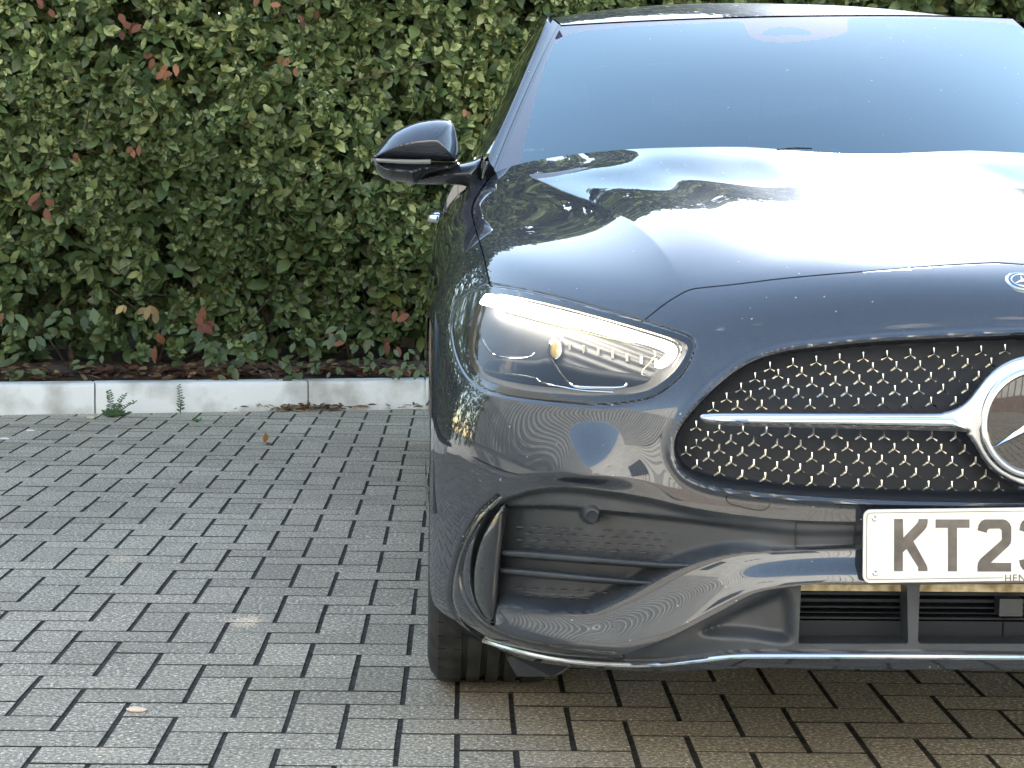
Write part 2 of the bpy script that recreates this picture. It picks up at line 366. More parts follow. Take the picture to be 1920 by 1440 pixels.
# ------------------------------------------------------------------ leaves
def leaf_mat(name, sat_rough=.35):
    def fn(nt, b):
        at = N(nt, 'ShaderNodeAttribute', attribute_name='leafcol'); nt.links.new(at.outputs['Color'], b.inputs['Base Color'])
        tr = N(nt, 'ShaderNodeBsdfTranslucent'); ms = N(nt, 'ShaderNodeMixShader'); ms.inputs[0].default_value = .22
        o = [n for n in nt.nodes if n.type == 'OUTPUT_MATERIAL'][0]
        nt.links.new(at.outputs['Color'], tr.inputs['Color']); nt.links.new(b.outputs[0], ms.inputs[1]); nt.links.new(tr.outputs[0], ms.inputs[2]); nt.links.new(ms.outputs[0], o.inputs['Surface'])
    return mat(name, (.06,.1,.05), sat_rough, fn=fn)
LEAFM = leaf_mat('laurel leaf', .38); DEADM = leaf_mat('dead leaf', .7)
# leaf template: along +x length 1, width in y, normal z; midrib folded
LT = np.array([[0,0,0],[.3,.2,.05],[.3,0,0],[.3,-.2,.05],[.62,.21,.03],[.62,0,-.02],[.62,-.21,.03],[1,0,-.09],[.85,.1,-.03],[.85,-.1,-.03]])
LF = [[0,2,1],[0,3,2],[1,2,5,4],[2,3,6,5],[4,5,7,8],[5,6,9,7]]
def leaves_mesh(name, P0, D, U, L, W, C, material, parent=None):
    n = len(P0); D = D/np.linalg.norm(D, axis=1)[:, None]; X = np.cross(U, D); X /= np.maximum(np.linalg.norm(X, axis=1), 1e-6)[:, None]; Z = np.cross(D, X)
    T = LT; V = P0[:, None]+L[:, None, None]*T[None, :, 0, None]*D[:, None]+W[:, None, None]*T[None, :, 1, None]/.42*X[:, None]+L[:, None, None]*T[None, :, 2, None]*Z[:, None]
    V = V.reshape(-1, 3); k = len(T)
    tri = np.array([[0,2,1],[0,3,2],[1,2,5],[1,5,4],[2,3,6],[2,6,5],[4,5,7],[4,7,8],[5,6,9],[5,9,7]])
    Fa = (np.arange(n)[:, None, None]*k+tri[None]).reshape(-1, 3)
    me = bpy.data.meshes.new(name); me.vertices.add(len(V)); me.vertices.foreach_set('co', V.ravel())
    me.loops.add(Fa.size); me.loops.foreach_set('vertex_index', Fa.ravel().astype(np.int32)); me.polygons.add(len(Fa))
    me.polygons.foreach_set('loop_start', np.arange(0, Fa.size, 3, dtype=np.int32)); me.polygons.foreach_set('use_smooth', np.ones(len(Fa), bool)); me.update(); me.validate()
    at = me.color_attributes.new('leafcol', 'FLOAT_COLOR', 'POINT'); cc = np.concatenate([np.repeat(C, k, 0), np.ones((n*k, 1))], 1); at.data.foreach_set('color', cc.ravel().astype(np.float32))
    me.materials.append(material); o = bpy.data.objects.new(name, me); COL.objects.link(o)
    if parent: o.parent = parent
    return o
def hnoise(x, z, seed=0):
    return (math.sin(x*2.1+seed)+math.sin(z*3.3+1.7*seed+x)+math.sin(x*5.7+z*4.1+seed*2.3)*.6+math.sin(z*9.1-x*7.3+seed)*.35)/2.95
HEDGE_H = 3.5
def hedge_foliage():
    P0 = []; D = []; U = []; L = []; W = []; C = []
    def sprig(c, ax, size, tip, lum, nlo=7):
        ax = ax/np.linalg.norm(ax); a = np.cross(ax, [0, 0, 1.]); a /= np.linalg.norm(a)+1e-9; b = np.cross(ax, a)
        n = rng.integers(nlo, nlo+4); ph = rng.uniform(0, 6.3)
        for i in range(n):
            t = i/n; ph += 2.4+rng.normal(0, .25)
            spread = 1.25-.95*t                       # outer leaves open, inner ones close
            d = ax*math.cos(spread)+(a*math.cos(ph)+b*math.sin(ph))*math.sin(spread)
            d = d+np.array([0, 0, -.25*(1-t)])+rng.normal(0, .12, 3)
            l = size*(1.0-.55*t)*rng.uniform(.8, 1.2)
            P0.append(c-ax*(.05*(1-t))*size/.06+rng.normal(0, .003, 3)); D.append(d); U.append(ax+rng.normal(0, .3, 3)); L.append(l); W.append(l*rng.uniform(.42, .56))
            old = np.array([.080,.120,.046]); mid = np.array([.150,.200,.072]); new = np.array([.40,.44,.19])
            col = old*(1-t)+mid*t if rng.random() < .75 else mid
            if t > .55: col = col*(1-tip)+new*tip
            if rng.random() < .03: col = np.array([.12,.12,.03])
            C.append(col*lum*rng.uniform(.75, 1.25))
    def pos(s, z, dep):
        q = kp(s, .3-.0+dep); return np.array([q[0], q[1], z])
    # s along the hedge: visible 0..2.9 ; outside sparser
    def fill(ns, s_lo, s_hi, z_lo, z_hi, size, layer):
        for _ in range(ns):
            s_ = rng.uniform(s_lo, s_hi); z = rng.uniform(z_lo, z_hi)
            hn = hnoise(s_*1.6, z*1.6); open_ = hnoise(s_*2.3+4, z*2.0, 3)
            if layer == 0:
                if open_ > .42 and rng.random() < .75: continue
                if z < .42+.12*math.sin(s_*5): 
                    if rng.random() < .35: continue
                if .05 < s_ < .42 and z < .52 and rng.random() < .9: continue
            dep = .02-.1*hn-.06*max(0, (z-1.2))+rng.exponential(.05)+(.16 if layer else 0)+(.22*max(0, .75-z))
            ax = np.array([rng.normal(0, .55), -1., rng.normal(.25, .55)])
            if layer: ax = np.array([rng.normal(0, .8), -.7, rng.normal(-.1, .7)])
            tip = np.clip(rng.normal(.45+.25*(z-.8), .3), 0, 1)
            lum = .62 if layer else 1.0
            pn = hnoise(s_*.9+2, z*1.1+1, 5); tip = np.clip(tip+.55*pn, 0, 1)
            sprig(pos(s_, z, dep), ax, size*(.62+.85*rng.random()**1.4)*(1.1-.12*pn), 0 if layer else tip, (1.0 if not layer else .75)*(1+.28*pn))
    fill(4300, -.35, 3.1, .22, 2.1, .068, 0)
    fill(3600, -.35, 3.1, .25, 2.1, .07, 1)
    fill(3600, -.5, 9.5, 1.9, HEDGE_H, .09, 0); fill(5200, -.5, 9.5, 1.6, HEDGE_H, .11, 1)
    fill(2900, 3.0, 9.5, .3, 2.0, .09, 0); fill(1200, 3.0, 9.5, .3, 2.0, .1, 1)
    fill(1400, -7, -2.5, .3, HEDGE_H, .12, 0); fill(1100, -3.0, -.3, .3, HEDGE_H, .09, 0); fill(400, -3, -.3, .3, HEDGE_H, .09, 1)
    for _ in range(900):                             # top of the hedge
        s_ = rng.uniform(-3, 9.5); q = kp(s_, rng.uniform(.25, 1.1)); sprig(np.array([q[0], q[1], HEDGE_H+rng.normal(0, .05)]), np.array([rng.normal(0,.4), rng.normal(0,.4), 1]), .09, .5, 1.)
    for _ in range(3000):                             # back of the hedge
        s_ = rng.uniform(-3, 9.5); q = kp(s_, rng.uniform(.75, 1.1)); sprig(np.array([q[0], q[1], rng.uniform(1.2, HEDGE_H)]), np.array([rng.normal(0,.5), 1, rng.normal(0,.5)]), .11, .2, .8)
    return [np.array(a) for a in (P0, D, U, L, W, C)]
hedge = thing('hedge', 'tall clipped laurel hedge growing behind the pale kerb', 'hedge', tuple(np.append(kp(2, .45), .12)))
def under(o, root):
    if o.name in PAIR: under(PAIR.pop(o.name), root)
    o.parent = root; o.matrix_parent_inverse = Matrix.Translation(-Vector(root.location)); return o
o = under(leaves_mesh('foliage', *hedge_foliage(), LEAFM), hedge)
barkM = mat('bark', (.06,.045,.03), .9, fn=noise_col((.03,.022,.015), (.12,.09,.06), 30, bump=.5, bscale=90))
for i, s_ in enumerate([-.9,-.35, .05, .33, .62, .70, .98, 1.25, 1.6, 1.9, 2.25, 2.6, 3.0, 3.6, 4.2, 5, 5.8, 6.6]):
    m = MB(); q = kp(s_, .62+rng.uniform(-.06, .08)); b0 = np.array([q[0], q[1], .1])
    lean = rng.normal(0, .12, 2); pts = [b0+np.array([lean[0]*t+.02*math.sin(6*t+i), lean[1]*t*.3, 1.0*t]) for t in np.linspace(0, 2.3, 9)]
    m.tube(pts, list(np.linspace(.019, .006, 9)), 7)
    for k in range(9):
        t = rng.integers(0, 7); p = pts[t]; d = np.array([rng.normal(0, .3), rng.normal(-.25, .15), rng.uniform(.1, .45)])
        m.tube([p, p+d*.5+[0,0,.02], p+d], [.006,.004,.002], 5)
    under(m.build('stem', barkM), hedge)
# withered clusters caught in the hedge (photo positions)
for (px, py, n, sz, cc) in [(82,388,4,.075,0),(248,60,5,.07,0),(318,145,5,.065,1),(528,122,4,.06,1),(500,15,3,.06,1),(565,35,3,.06,0),(285,125,3,.06,0),(255,290,3,.055,1),
        (145,310,2,.05,0),(380,610,9,.085,0),(278,590,4,.075,2),(246,590,2,.06,2),(290,645,2,.085,1),(614,645,2,.08,1),(10,597,2,.08,1),(760,600,4,.07,0),(740,640,3,.06,0),(75,25,3,.06,0),(880,215,2,.05,1)]:
    c = P(px, py, G(px, 772)[1]+.24); P0, D, U, L, W, C = [], [], [], [], [], []
    for k in range(n):
        P0.append(c+rng.normal(0, .022, 3)+[0, -.03, .03]); D.append([rng.normal(0, .45), rng.normal(-.2, .3), -1+rng.normal(0, .25)]); U.append([rng.normal(0, .4), -1, .2])
        L.append(sz*rng.uniform(.8, 1.15)); W.append(sz*.42)
        base = [np.array([.19,.070,.038]), np.array([.31,.13,.065]), np.array([.38,.26,.11])][cc]; C.append(base*rng.uniform(.45, 1.25)); D[-1] = [rng.normal(0, .7), rng.normal(-.2, .4), -1+rng.normal(0, .45)]; L[-1] *= rng.uniform(.6, 1.1)
    under(leaves_mesh('withered_leaves', *[np.array(a) for a in (P0, D, U, L, W, C)], DEADM), hedge)

# low branches hanging over the kerb, same hedge
def low_spray(px, py, n, sz, zoff=0):
    c = P(px, py, G(px, 772)[1]+.10); P0, D, U, L, W, C = [], [], [], [], [], []
    for k in range(n):
        ph = rng.uniform(0, 6.3); P0.append(c+rng.normal(0, .02, 3)+[0,.0,.02]); D.append([math.cos(ph)*.8, -.5+rng.normal(0, .2), -.55+math.sin(ph)*.5]); U.append([0, -.8, .6])
        l = sz*rng.uniform(.7, 1.2); l *= .72; L.append(l); W.append(l*.46); C.append(np.array([.085,.115,.042])*rng.uniform(.7, 1.4))
    return P0, D, U, L, W, C
acc = [[] for _ in range(6)]
for (px, py, n, sz) in [(60,655,12,.09),(40,690,10,.09),(60,715,4,.11),(25,630,12,.09),(100,620,9,.09),(130,615,6,.10),(175,610,8,.10),(400,690,16,.085),(425,705,10,.09),(455,690,12,.09),(520,690,10,.10),(545,700,8,.09),(600,700,12,.05),(630,705,10,.05),
        (690,700,14,.055),(720,710,14,.06),(740,690,10,.06),(780,700,8,.07),(150,700,8,.06),(185,690,6,.06),(350,650,12,.08),(380,655,10,.08),(640,640,12,.09),(560,660,8,.08),(700,650,12,.09),(480,640,12,.08)]:
    for a, b in zip(acc, low_spray(px+rng.normal(0, 8), py-rng.uniform(0, 22), max(4, n-4), sz)): a += b
under(leaves_mesh('low_branches', *[np.array(a) for a in acc], LEAFM), hedge)['kind'] = 'stuff'

# leaf litter: on the bed and against the kerb
P0, D, U, L, W, C = [], [], [], [], [], []
for _ in range(2600):
    s_ = rng.uniform(-.5, 3.3); q = kp(s_, rng.uniform(.12, .6)); a = rng.uniform(0, 6.3)
    P0.append([q[0], q[1], .135+.03*rng.random()]); D.append([math.cos(a), math.sin(a), rng.normal(0, .25)]); U.append([rng.normal(0,.35), rng.normal(0,.35)-.2, 1]); l = rng.uniform(.035, .08); L.append(l); W.append(l*rng.uniform(.35, .55))
    C.append((np.array([.11,.05,.026]) if rng.random() < .7 else np.array([.30,.19,.10]))*rng.uniform(.4, 1.3))
for _ in range(420):
    s_ = rng.choice([rng.normal(1.28, .11), rng.normal(1.75, .05), rng.normal(2.35, .13), rng.normal(2.7, .2)], p=[.3,.05,.3,.35]); q = kp(s_, -abs(rng.normal(0, .03))-.004); a = rng.uniform(0, 6.3)
    P0.append([q[0], q[1], .004+.018*rng.random()]); D.append([math.cos(a), math.sin(a)*.6, abs(rng.normal(0, .25))]); U.append([rng.normal(0,.5), -.3, 1]); l = rng.uniform(.018, .05); L.append(l); W.append(l*.4)
    C.append((np.array([.15,.07,.035]) if rng.random() < .6 else np.array([.34,.24,.13]))*rng.uniform(.4, 1.3))
tag(leaves_mesh('leaf_litter', *[np.array(a) for a in (P0, D, U, L, W, C)], DEADM), kind='stuff', label='brown fallen leaves lying under the hedge and against the kerb', cat='leaf litter')

def weed(px, py, stems, label, green=(.05,.10,.04)):
    base = G(px, py); r = thing('weed', label, 'weed', tuple(base), 'weeds in the gap at the kerb'); m = MB(); P0, D, U, L, W, C = [], [], [], [], [], []
    for (dx, dz, n, sz) in stems:
        pts = [base+np.array([dx*t**1.3, .004, dz*t]) for t in np.linspace(0, 1, 6)]
        m.tube(pts, list(np.linspace(.0018, .0008, 6)), 5)
        for k in range(n):
            t = .12+.88*k/n; p = base+np.array([dx*t**1.3, .004, dz*t]); sd = 1 if k%2 else -1
            P0.append(p); D.append([sd*.9+dx*2, rng.normal(-.2, .4), rng.uniform(.2, .8)]); U.append([0, -1, .5]); L.append(sz*(1.1-.5*t)*rng.uniform(.8, 1.2)); W.append(sz*.28); C.append(np.array(green)*rng.uniform(.8, 1.5))
    under(m.build('stem', barkM), r); under(leaves_mesh('leaves', *[np.array(a) for a in (P0, D, U, L, W, C)], LEAFM), r)
weed(210, 783, [(-.015,.115,22,.024),(.055,.10,20,.022),(.10,.07,24,.020),(.03,.05,10,.03),(-.03,.02,8,.04),(.06,.012,10,.05),(.02,.015,10,.05)], 'bushy green weed with forked stems at the kerb foot, left of the single upright weed')
weed(338, 776, [(-.006,.125,20,.02),(.008,.07,8,.02)], 'thin single upright weed against the kerb face')
weed(370, 792, [(.01,.012,8,.02),(-.01,.01,6,.02)], 'tiny bright green seedling in a paving joint near the kerb', (.08,.16,.05))

# fallen leaf and crumbs on the paving
b = G(497, 832)
o = leaves_mesh('fallen_leaf', np.array([[b[0], b[1], .004], [b[0]+.004, b[1]-.004, .006]]), np.array([[.1,-.2,1.],[.25,-1,.05]]), np.array([[1.,-.8,.1],[.3,0,1.]]), np.array([.04,.05]), np.array([.028,.03]), np.array([[.42,.2,.05],[.12,.06,.06]]), DEADM)
tag(o, 'curled orange and brown leaf standing on the paving', 'leaf')
for (px, py, c, lb) in [(57,809,(.8,.8,.78),'small white scrap on the paving near the kerb'),(170,784,(.7,.62,.45),'cream pebble beside the bushy weed'),(256,1333,(.75,.6,.45),'pinkish chip lying on a paving block in the foreground'),(8,824,(.8,.8,.78),'white scrap on the paving at the left edge')]:
    b = G(px, py); m = MB(); n_ = 9
    prof = [(0.0,.0005),(.0,.010),(.003,.012),(.006,.007),(.0065,.0005)]
    m.lathe(prof, (b[0], b[1], .0005), 'Z', n_); Vp = np.array(m.V); Vp[:, 0] = b[0]+(Vp[:, 0]-b[0])*1.6; Vp += rng.normal(0, .0007, Vp.shape)
    tag(mesh('pebble' if 'p' in lb[:8] and 'scrap' not in lb else 'scrap', Vp, m.F, mat('pebble', c, .7)), lb, 'litter')

# ------------------------------------------------------------------ fence behind the hedge
fen = thing('board_fence', 'pale grey boarded fence standing behind the hedge', 'fence', tuple(np.append(kp(2, 1.15), .0)))
fm = mat('grey painted boards', (.42,.43,.43), .7, fn=noise_col((.33,.34,.34), (.5,.51,.5), 4, bump=.1, bscale=40)); m = MB()
s_ = -3.2
def obox(m, s0, s1, o0, o1, z0, z1):
    c = [kp(s0, o0), kp(s1, o0), kp(s1, o1), kp(s0, o1)]
    m.add([(*q, z0) for q in c]+[(*q, z1) for q in c], [(0,3,2,1),(4,5,6,7),(0,1,5,4),(1,2,6,5),(2,3,7,6),(3,0,4,7)])
while s_ < 7.6:
    obox(m, s_, s_+.101, 1.32+(.006 if round(s_*10) % 2 else 0), 1.345, .14, 2.0); s_ += .1
under(m.build('boards', fm, smooth=0), fen)
pm = mat('white fence post', (.75,.75,.72), .6)
for k in range(9): 
    m = MB(); obox(m, -2.9+k*1.2+.62, -2.9+k*1.2+.65, 1.26, 1.315, .1, 2.05); under(m.build('post', pm, smooth=0), fen)

# ------------------------------------------------------------------ building behind the camera (seen in the paint)
bd = thing('warehouse', 'sunlit ribbed metal clad building reflected in the bumper', 'building', (1.0, -6.0, 0))
clad = mat('cream ribbed cladding', (.62,.58,.50), .5, fn=noise_col((.47,.455,.42), (.56,.545,.51), 1.2))
YB = -6.0; V = []; Fc = []; x = -30.0; xs = []
while x < 16: xs += [(x, 0), (x+.07, -.0), (x+.08, .10), (x+.18, .10), (x+.19, 0)]; x += .25
for (a, d) in xs: V += [(a, YB+d, 0.5), (a, YB+d, 7.6)]
Fc = [(2*i, 2*i+2, 2*i+3, 2*i+1) for i in range(len(xs)-1)]
under(mesh('cladding', V, Fc, clad, smooth=0), bd)
m = MB(); m.box((-30,YB-7,0),(16,YB-.01,7.58)); under(m.build('wall', mat('concrete', (.45,.43,.4), .8), smooth=0), bd)
V = []; y = YB+.1; ys = []
while y < 7.6: ys += [(y, 0), (y+.05, 0), (y+.075, .07), (y+.17, .07), (y+.195, 0)]; y += .25
for (a, d) in ys: V += [(-8+d, a, 0.5), (-8+d, a, 5.6)]
under(mesh('side_cladding', V, [(2*i, 2*i+2, 2*i+3, 2*i+1) for i in range(len(ys)-1)], clad, smooth=0), bd)
m = MB(); m.box((-14,YB,0),(-8.01,7.7,5.58)); under(m.build('side_wing', bpy.data.materials['concrete'] if 'concrete' in bpy.data.materials else mat('concrete', (.45,.43,.4), .8), smooth=0), bd)
m = MB(); m.box((-30.1,YB-.1,7.6),(16.1,YB+.14,7.8)); under(m.build('parapet', bpy.data.materials['concrete'], smooth=0), bd)
m = MB(); m.box((-30,YB,0),(16,YB+.1,.5)); under(m.build('plinth', mat('brown brick', (.22,.14,.09), .8, fn=noise_col((.14,.10,.075),(.22,.17,.13),9)), smooth=0), bd)
wm = mat('dark window', (.02,.03,.04), .08, 0, 1)
for (x0, x1, z0, z1) in [(-6.5,-4.4,1.2,2.6),(-1.3,.1,.52,2.5),(3.4,5.2,1.2,2.6),(8,10.0,1.2,2.6)]:
    m = MB(); m.box((x0,YB,z0),(x1,YB+.13,z1)); under(m.build('window', wm, smooth=0), bd)
for k in range(3):
    m = MB(); m.lathe([(0,.0),(0,.20),(-.14,.20)], (-3.4+k*.5, YB+.14, 4.9), 'Y', 24); under(m.build('vent', wm), bd)
# ================================================================== CAR
CX, CY = .905, 3.0
car = thing('parked_car', 'dark blue grey metallic saloon car parked in front of the hedge with its headlight lit', 'car', (CX, CY+2.3, 0))
def C_(o, par=None):
    if par is None: return under(o, car)
    if o.name in PAIR: PAIR.pop(o.name).parent = par
    o.parent = par; return o
def sub(o, par):
    if o.name in PAIR: PAIR.pop(o.name).parent = par
    o.parent = par; return o
# control net: rows bottom -> windscreen, columns centre -> side. (d, z) at each |u|
U0 = [0, .2, .4, .52, .63, .73, .81, .865, .895, .905]
PL = [0, .004, .025, .06, .115, .19, .28, .375, .455, .50]
def prow(z, L, us=None, dl=None, zz=None):
    return [((us or U0)[i], PL[i]+L+(dl[i] if dl else 0), (zz[i] if zz else z)) for i in range(10)]
rows = [prow(.150, .10, [0,.2,.4,.52,.62,.70,.765,.81,.85,.87]),
        prow(.190, .03, [0,.2,.4,.52,.63,.72,.79,.84,.875,.885]),
        prow(.225, .0), prow(.30, .005), prow(.38, .0), prow(.46, .0),
        prow(.54, .008, dl=[0,0,0,0,0,0,0,0,.01,.05]),
        prow(.61, .02, dl=[0,0,0,0,.005,.01,.015,.03,.07,.13]),
        prow(.67, .04, dl=[0,0,.005,.01,.02,.04,.07,.10,.14,.24], zz=[.67,.67,.665,.66,.66,.66,.665,.67,.68,.69]),
        list(zip([0,.2,.4,.52,.63,.73,.81,.865,.895,.91], [.055,.058,.085,.14,.235,.38,.55,.68,.76,.84], [.725,.723,.71,.705,.722,.748,.768,.758,.73,.705])),
        list(zip([0,.2,.4,.52,.63,.73,.81,.865,.90,.913], [.09,.095,.13,.19,.30,.44,.60,.74,.86,.96], [.785,.782,.765,.757,.768,.788,.80,.79,.745,.70])),
        list(zip([0,.2,.4,.52,.63,.73,.81,.865,.90,.915], [.16,.167,.21,.28,.39,.53,.69,.84,.97,1.07], [.832,.831,.815,.805,.812,.825,.837,.822,.76,.66])),
        list(zip([0,.2,.4,.52,.63,.73,.81,.865,.905,.915], [.36,.37,.41,.47,.56,.70,.86,1.0,1.1,1.15], [.882,.885,.879,.870,.860,.864,.869,.845,.765,.60])),
        list(zip([0,.2,.4,.52,.63,.73,.81,.868,.91,.918], [.58,.59,.63,.68,.77,.89,1.03,1.15,1.2,1.2], [.926,.932,.932,.922,.895,.893,.890,.857,.77,.52])),
        list(zip([0,.2,.4,.52,.63,.73,.81,.87,.912,.918], [.82,.83,.87,.91,.98,1.07,1.18,1.27,1.3,1.3], [.961,.969,.971,.961,.929,.915,.907,.875,.78,.45])),
        list(zip([0,.2,.4,.52,.63,.73,.812,.873,.915,.920], [1.04,1.045,1.07,1.10,1.15,1.22,1.31,1.38,1.42,1.42], [.987,.995,.998,.989,.959,.940,.925,.89,.79,.42])),
        list(zip([0,.2,.4,.52,.63,.73,.815,.878,.918,.922], [1.2,1.205,1.23,1.26,1.31,1.37,1.44,1.5,1.54,1.54], [1.011,1.016,1.017,1.010,.988,.970,.945,.90,.79,.42])),
        list(zip([0,.2,.4,.52,.63,.73,.815,.880,.920,.924], [1.32,1.325,1.355,1.385,1.43,1.49,1.56,1.62,1.66,1.66], [1.046,1.047,1.043,1.036,1.022,1.004,.965,.91,.79,.42]))]
NET = np.array(rows, float)                                   # (R, 10, 3) of u,d,z
def bspl_axis(A, n):                                          # uniform cubic B-spline along axis 0, ends interpolated
    A = np.concatenate([2*A[:1]-A[1:2], A, 2*A[-1:]-A[-2:-1]], 0); o = []
    K = len(A)-3
    for i in range(K):
        ts = np.arange(n)/n if i < K-1 else np.arange(n+1)/n
        for t in ts:
            o.append(((1-t)**3*A[i]+(3*t**3-6*t*t+4)*A[i+1]+(-3*t**3+3*t*t+3*t+1)*A[i+2]+t**3*A[i+3])/6)
    return np.array(o)
def grid(NETx, nr, nc):
    # centre column symmetric: phantom = mirrored column 1
    X = NETx.copy(); ph = X[:, 1:2].copy(); ph[:, :, 0] *= -1
    A = np.concatenate([ph, X, 2*X[:, -1:]-X[:, -2:-1]], 1).transpose(1, 0, 2); o = []
    K = A.shape[0]-3
    for i in range(K):
        ts = np.arange(nc)/nc if i < K-1 else np.arange(nc+1)/nc
        for t in ts: o.append(((1-t)**3*A[i]+(3*t**3-6*t*t+4)*A[i+1]+(-3*t**3+3*t*t+3*t+1)*A[i+2]+t**3*A[i+3])/6)
    B = np.array(o).transpose(1, 0, 2)
    return bspl_axis(B, nr)
GR = grid(NET, 24, 36); RR, CC = GR.shape[:2]
BV = np.stack([CX-GR[:, :, 0], CY+GR[:, :, 1], GR[:, :, 2]], 2).reshape(-1, 3)    # left half in the picture
BV[:CC*RR:CC, 0] = CX
idx = np.arange(RR*CC).reshape(RR, CC)
a, b_, c, d = idx[:-1, :-1].ravel(), idx[:-1, 1:].ravel(), idx[1:, 1:].ravel(), idx[1:, :-1].ravel()
BT = np.vstack([np.stack([a, c, b_], 1), np.stack([a, d, c], 1)])                   # normals outwards
_n = np.cross(BV[BT[:, 1]]-BV[BT[:, 0]], BV[BT[:, 2]]-BV[BT[:, 0]])
if (_n[:, 1]).sum() > 0: BT = BT[:, ::-1].copy()
bvh = BVHTree.FromPolygons([tuple(v) for v in BV], [tuple(int(i) for i in t) for t in BT])
bvhR = BVHTree.FromPolygons([(MIRC-v[0], v[1], v[2]) for v in BV], [tuple(int(i) for i in t) for t in BT])
CAMP = Vector((0, 0, H))
def hit(px, py, off=0.0):                                    # photo point -> body surface, pushed back by off metres in Y
    v = ray(px, py); dv = Vector(v).normalized()
    best = None
    for B in (bvh, bvhR):
        r = B.ray_cast(CAMP, dv)
        if r[0] is not None and (best is None or r[3] < best[3]): best = r
    if best is None:
        r = bvh.find_nearest(CAMP+dv*3.4); q = r[0]; y = q.y
    else: y = best[0].y
    return P(px, py, y+off)
PX = proj(BV)
# ---- curves traced in the photo (full-size pixels)
CXP = 1990
HOOD_LINE = spl([(CXP,487),(1920,490),(1780,497),(1620,509),(1480,521),(1380,533),(1310,541),(1290,546),(1270,556),(1240,575),(1205,603)], 8)
SHUT = spl([(1205,603),(1150,589),(1092,573),(1002,551),(950,541),(921,537),(916,520),(908,485),(898,450),(888,415),(885,393),(893,370),(912,342),(930,322),(950,305)], 8)
HOODP = np.vstack([HOOD_LINE, SHUT, [(950,150),(CXP,150)]])
LAMP = spl([(905,553),(919,547),(960,552),(1002,560),(1092,582),(1200,612),(1270,634),(1290,645),(1289,664),(1268,697),(1231,727),(1193,740),(1127,746),(1058,743),(988,736),(930,724),(900,710),(884,690),(876,660),(878,625),(888,585)], 8, True)
LAMPS = spl([(905,541),(921,538),(960,543),(1002,551),(1092,573),(1200,603),(1278,628),(1298,641),(1297,664),(1276,702),(1236,735),(1196,749),(1127,756),(1058,752),(985,745),(923,732),(890,714),(868,685),(855,645),(852,600),(868,560)], 8, True)
GRIL = spl([(CXP,627),(1920,627.6),(1781,632.8),(1640,640),(1538,650),(1482,656),(1434,668),(1405,680),(1375,698),(1343,724),(1309,758),(1281,792),(1266,820),(1263,845),(1269,868),(1284,888),(1312,903),(1357,914),(1447,925),(1572,934),(1711,940),(1920,943.5),(CXP,944)], 8)
INT = spl([(947,932),(1000,917),(1058,912),(1127,918),(1214,932),(1301,952),(1400,967),(1490,975),(1620,978),(CXP,979)], 6)
INT = np.vstack([INT, spl([(CXP,1030),(1604,1030),(1486,1032),(1433,1034),(1388,1037),(1336,1047),(1266,1072),(1179,1120),(1127,1145),(1092,1152),(1023,1148),(945,1139),(932,1150),(926,1168),(905,1157),(885,1117),(880,1068),(890,1010),(915,958),(932,938)], 6)])
CEN = np.vstack([spl([(CXP,1088),(1618,1089),(1538,1090),(1468,1096),(1409,1108),(1347,1140),(1260,1185),(1214,1204),(1179,1217),(1158,1224)], 6),
                 spl([(1160,1240),(1231,1240),(1301,1233),(1370,1226),(1454,1224),(1700,1225),(CXP,1226)], 6)])
TRIM = np.vstack([spl([(936,927),(901,961),(877,999),(855,1054),(845,1103),(849,1138),(868,1170),(890,1188),(910,1197)], 6),
                  spl([(954,1211),(1023,1228),(1092,1237),(1162,1240),(1158,1224),(1075,1214),(988,1200),(936,1184),(901,1160),(874,1120),(864,1082),(870,1040),(889,999),(917,961),(940,936)], 6)])
CHR = spl([(908,1201),(954,1215.5),(1023,1232),(1092,1241.5),(1162,1245.5),(1231,1245),(1301,1238.5),(1370,1231),(1454,1229.5),(1700,1230.5),(1920,1232),(CXP,1232)], 6)
LIPC = np.vstack([spl([(700,1120),(800,1150),(832,1172),(849,1193),(884,1211),(919,1223),(988,1239),(1092,1252),(1197,1258),(1266,1259),(1433,1252),(1600,1255),(CXP,1256)], 6), [(CXP,-200),(-400,-200),(-400,1000)]])
f_lip = sdf(PX, LIPC)
f_hood, f_lamps, f_gril, f_int, f_cen, f_trim = [sdf(PX, q) for q in (HOODP, LAMPS, GRIL, INT, CEN, TRIM)]
# every pixel rule only belongs to the outside skin that faces the camera side: rear edge of hood stays whole
rowi = np.repeat(np.arange(RR), CC)/(RR-1)
f_hood = np.where((rowi > .80) & (BV[:, 0] > CX-.79) & (f_hood > 0), -f_hood*0-1.0, f_hood)
sm = lambda t: np.clip(t, 0, 1)**2*(3-2*np.clip(t, 0, 1))
scale = (BV[:, 1]/F)                                         # metres per photo pixel
DISP = np.zeros(len(BV))
# grille lip: raised rounded edge around the opening
gd = f_gril; DISP -= .006*np.exp(-((gd-7)/6.0)**2)
# lamp surround: shallow channel
DISP += .004*np.exp(-((f_lamps-3)/2.5)**2)
# crease outside of the lower trim
dC1 = dist_poly(PX, spl([(936,929),(901,961),(877,999),(855,1054),(846,1103),(849,1138),(870,1172),(908,1200)], 8), False)
DISP += .009*np.exp(-(dC1/4.0)**2)
dC2 = dist_poly(PX, spl([(919,961),(891,999),(872,1040),(865,1082),(874,1120),(901,1159),(936,1183),(988,1200),(1075,1214),(1153,1222)], 8), False)
DISP += .009*np.exp(-(dC2/4.0)**2)
# joint down from the grille corner cover (tow eye lid) and at 1486
TOW = spl([(1362,912),(1362,875),(1370,857),(1385,850),(1420,853),(1440,862),(1444,880),(1444,925),(1444,945),(1436,955),(1420,957),(1385,950),(1362,940),(1362,912)], 4)
tow_low = [p for p in TOW if p[1] > 926]
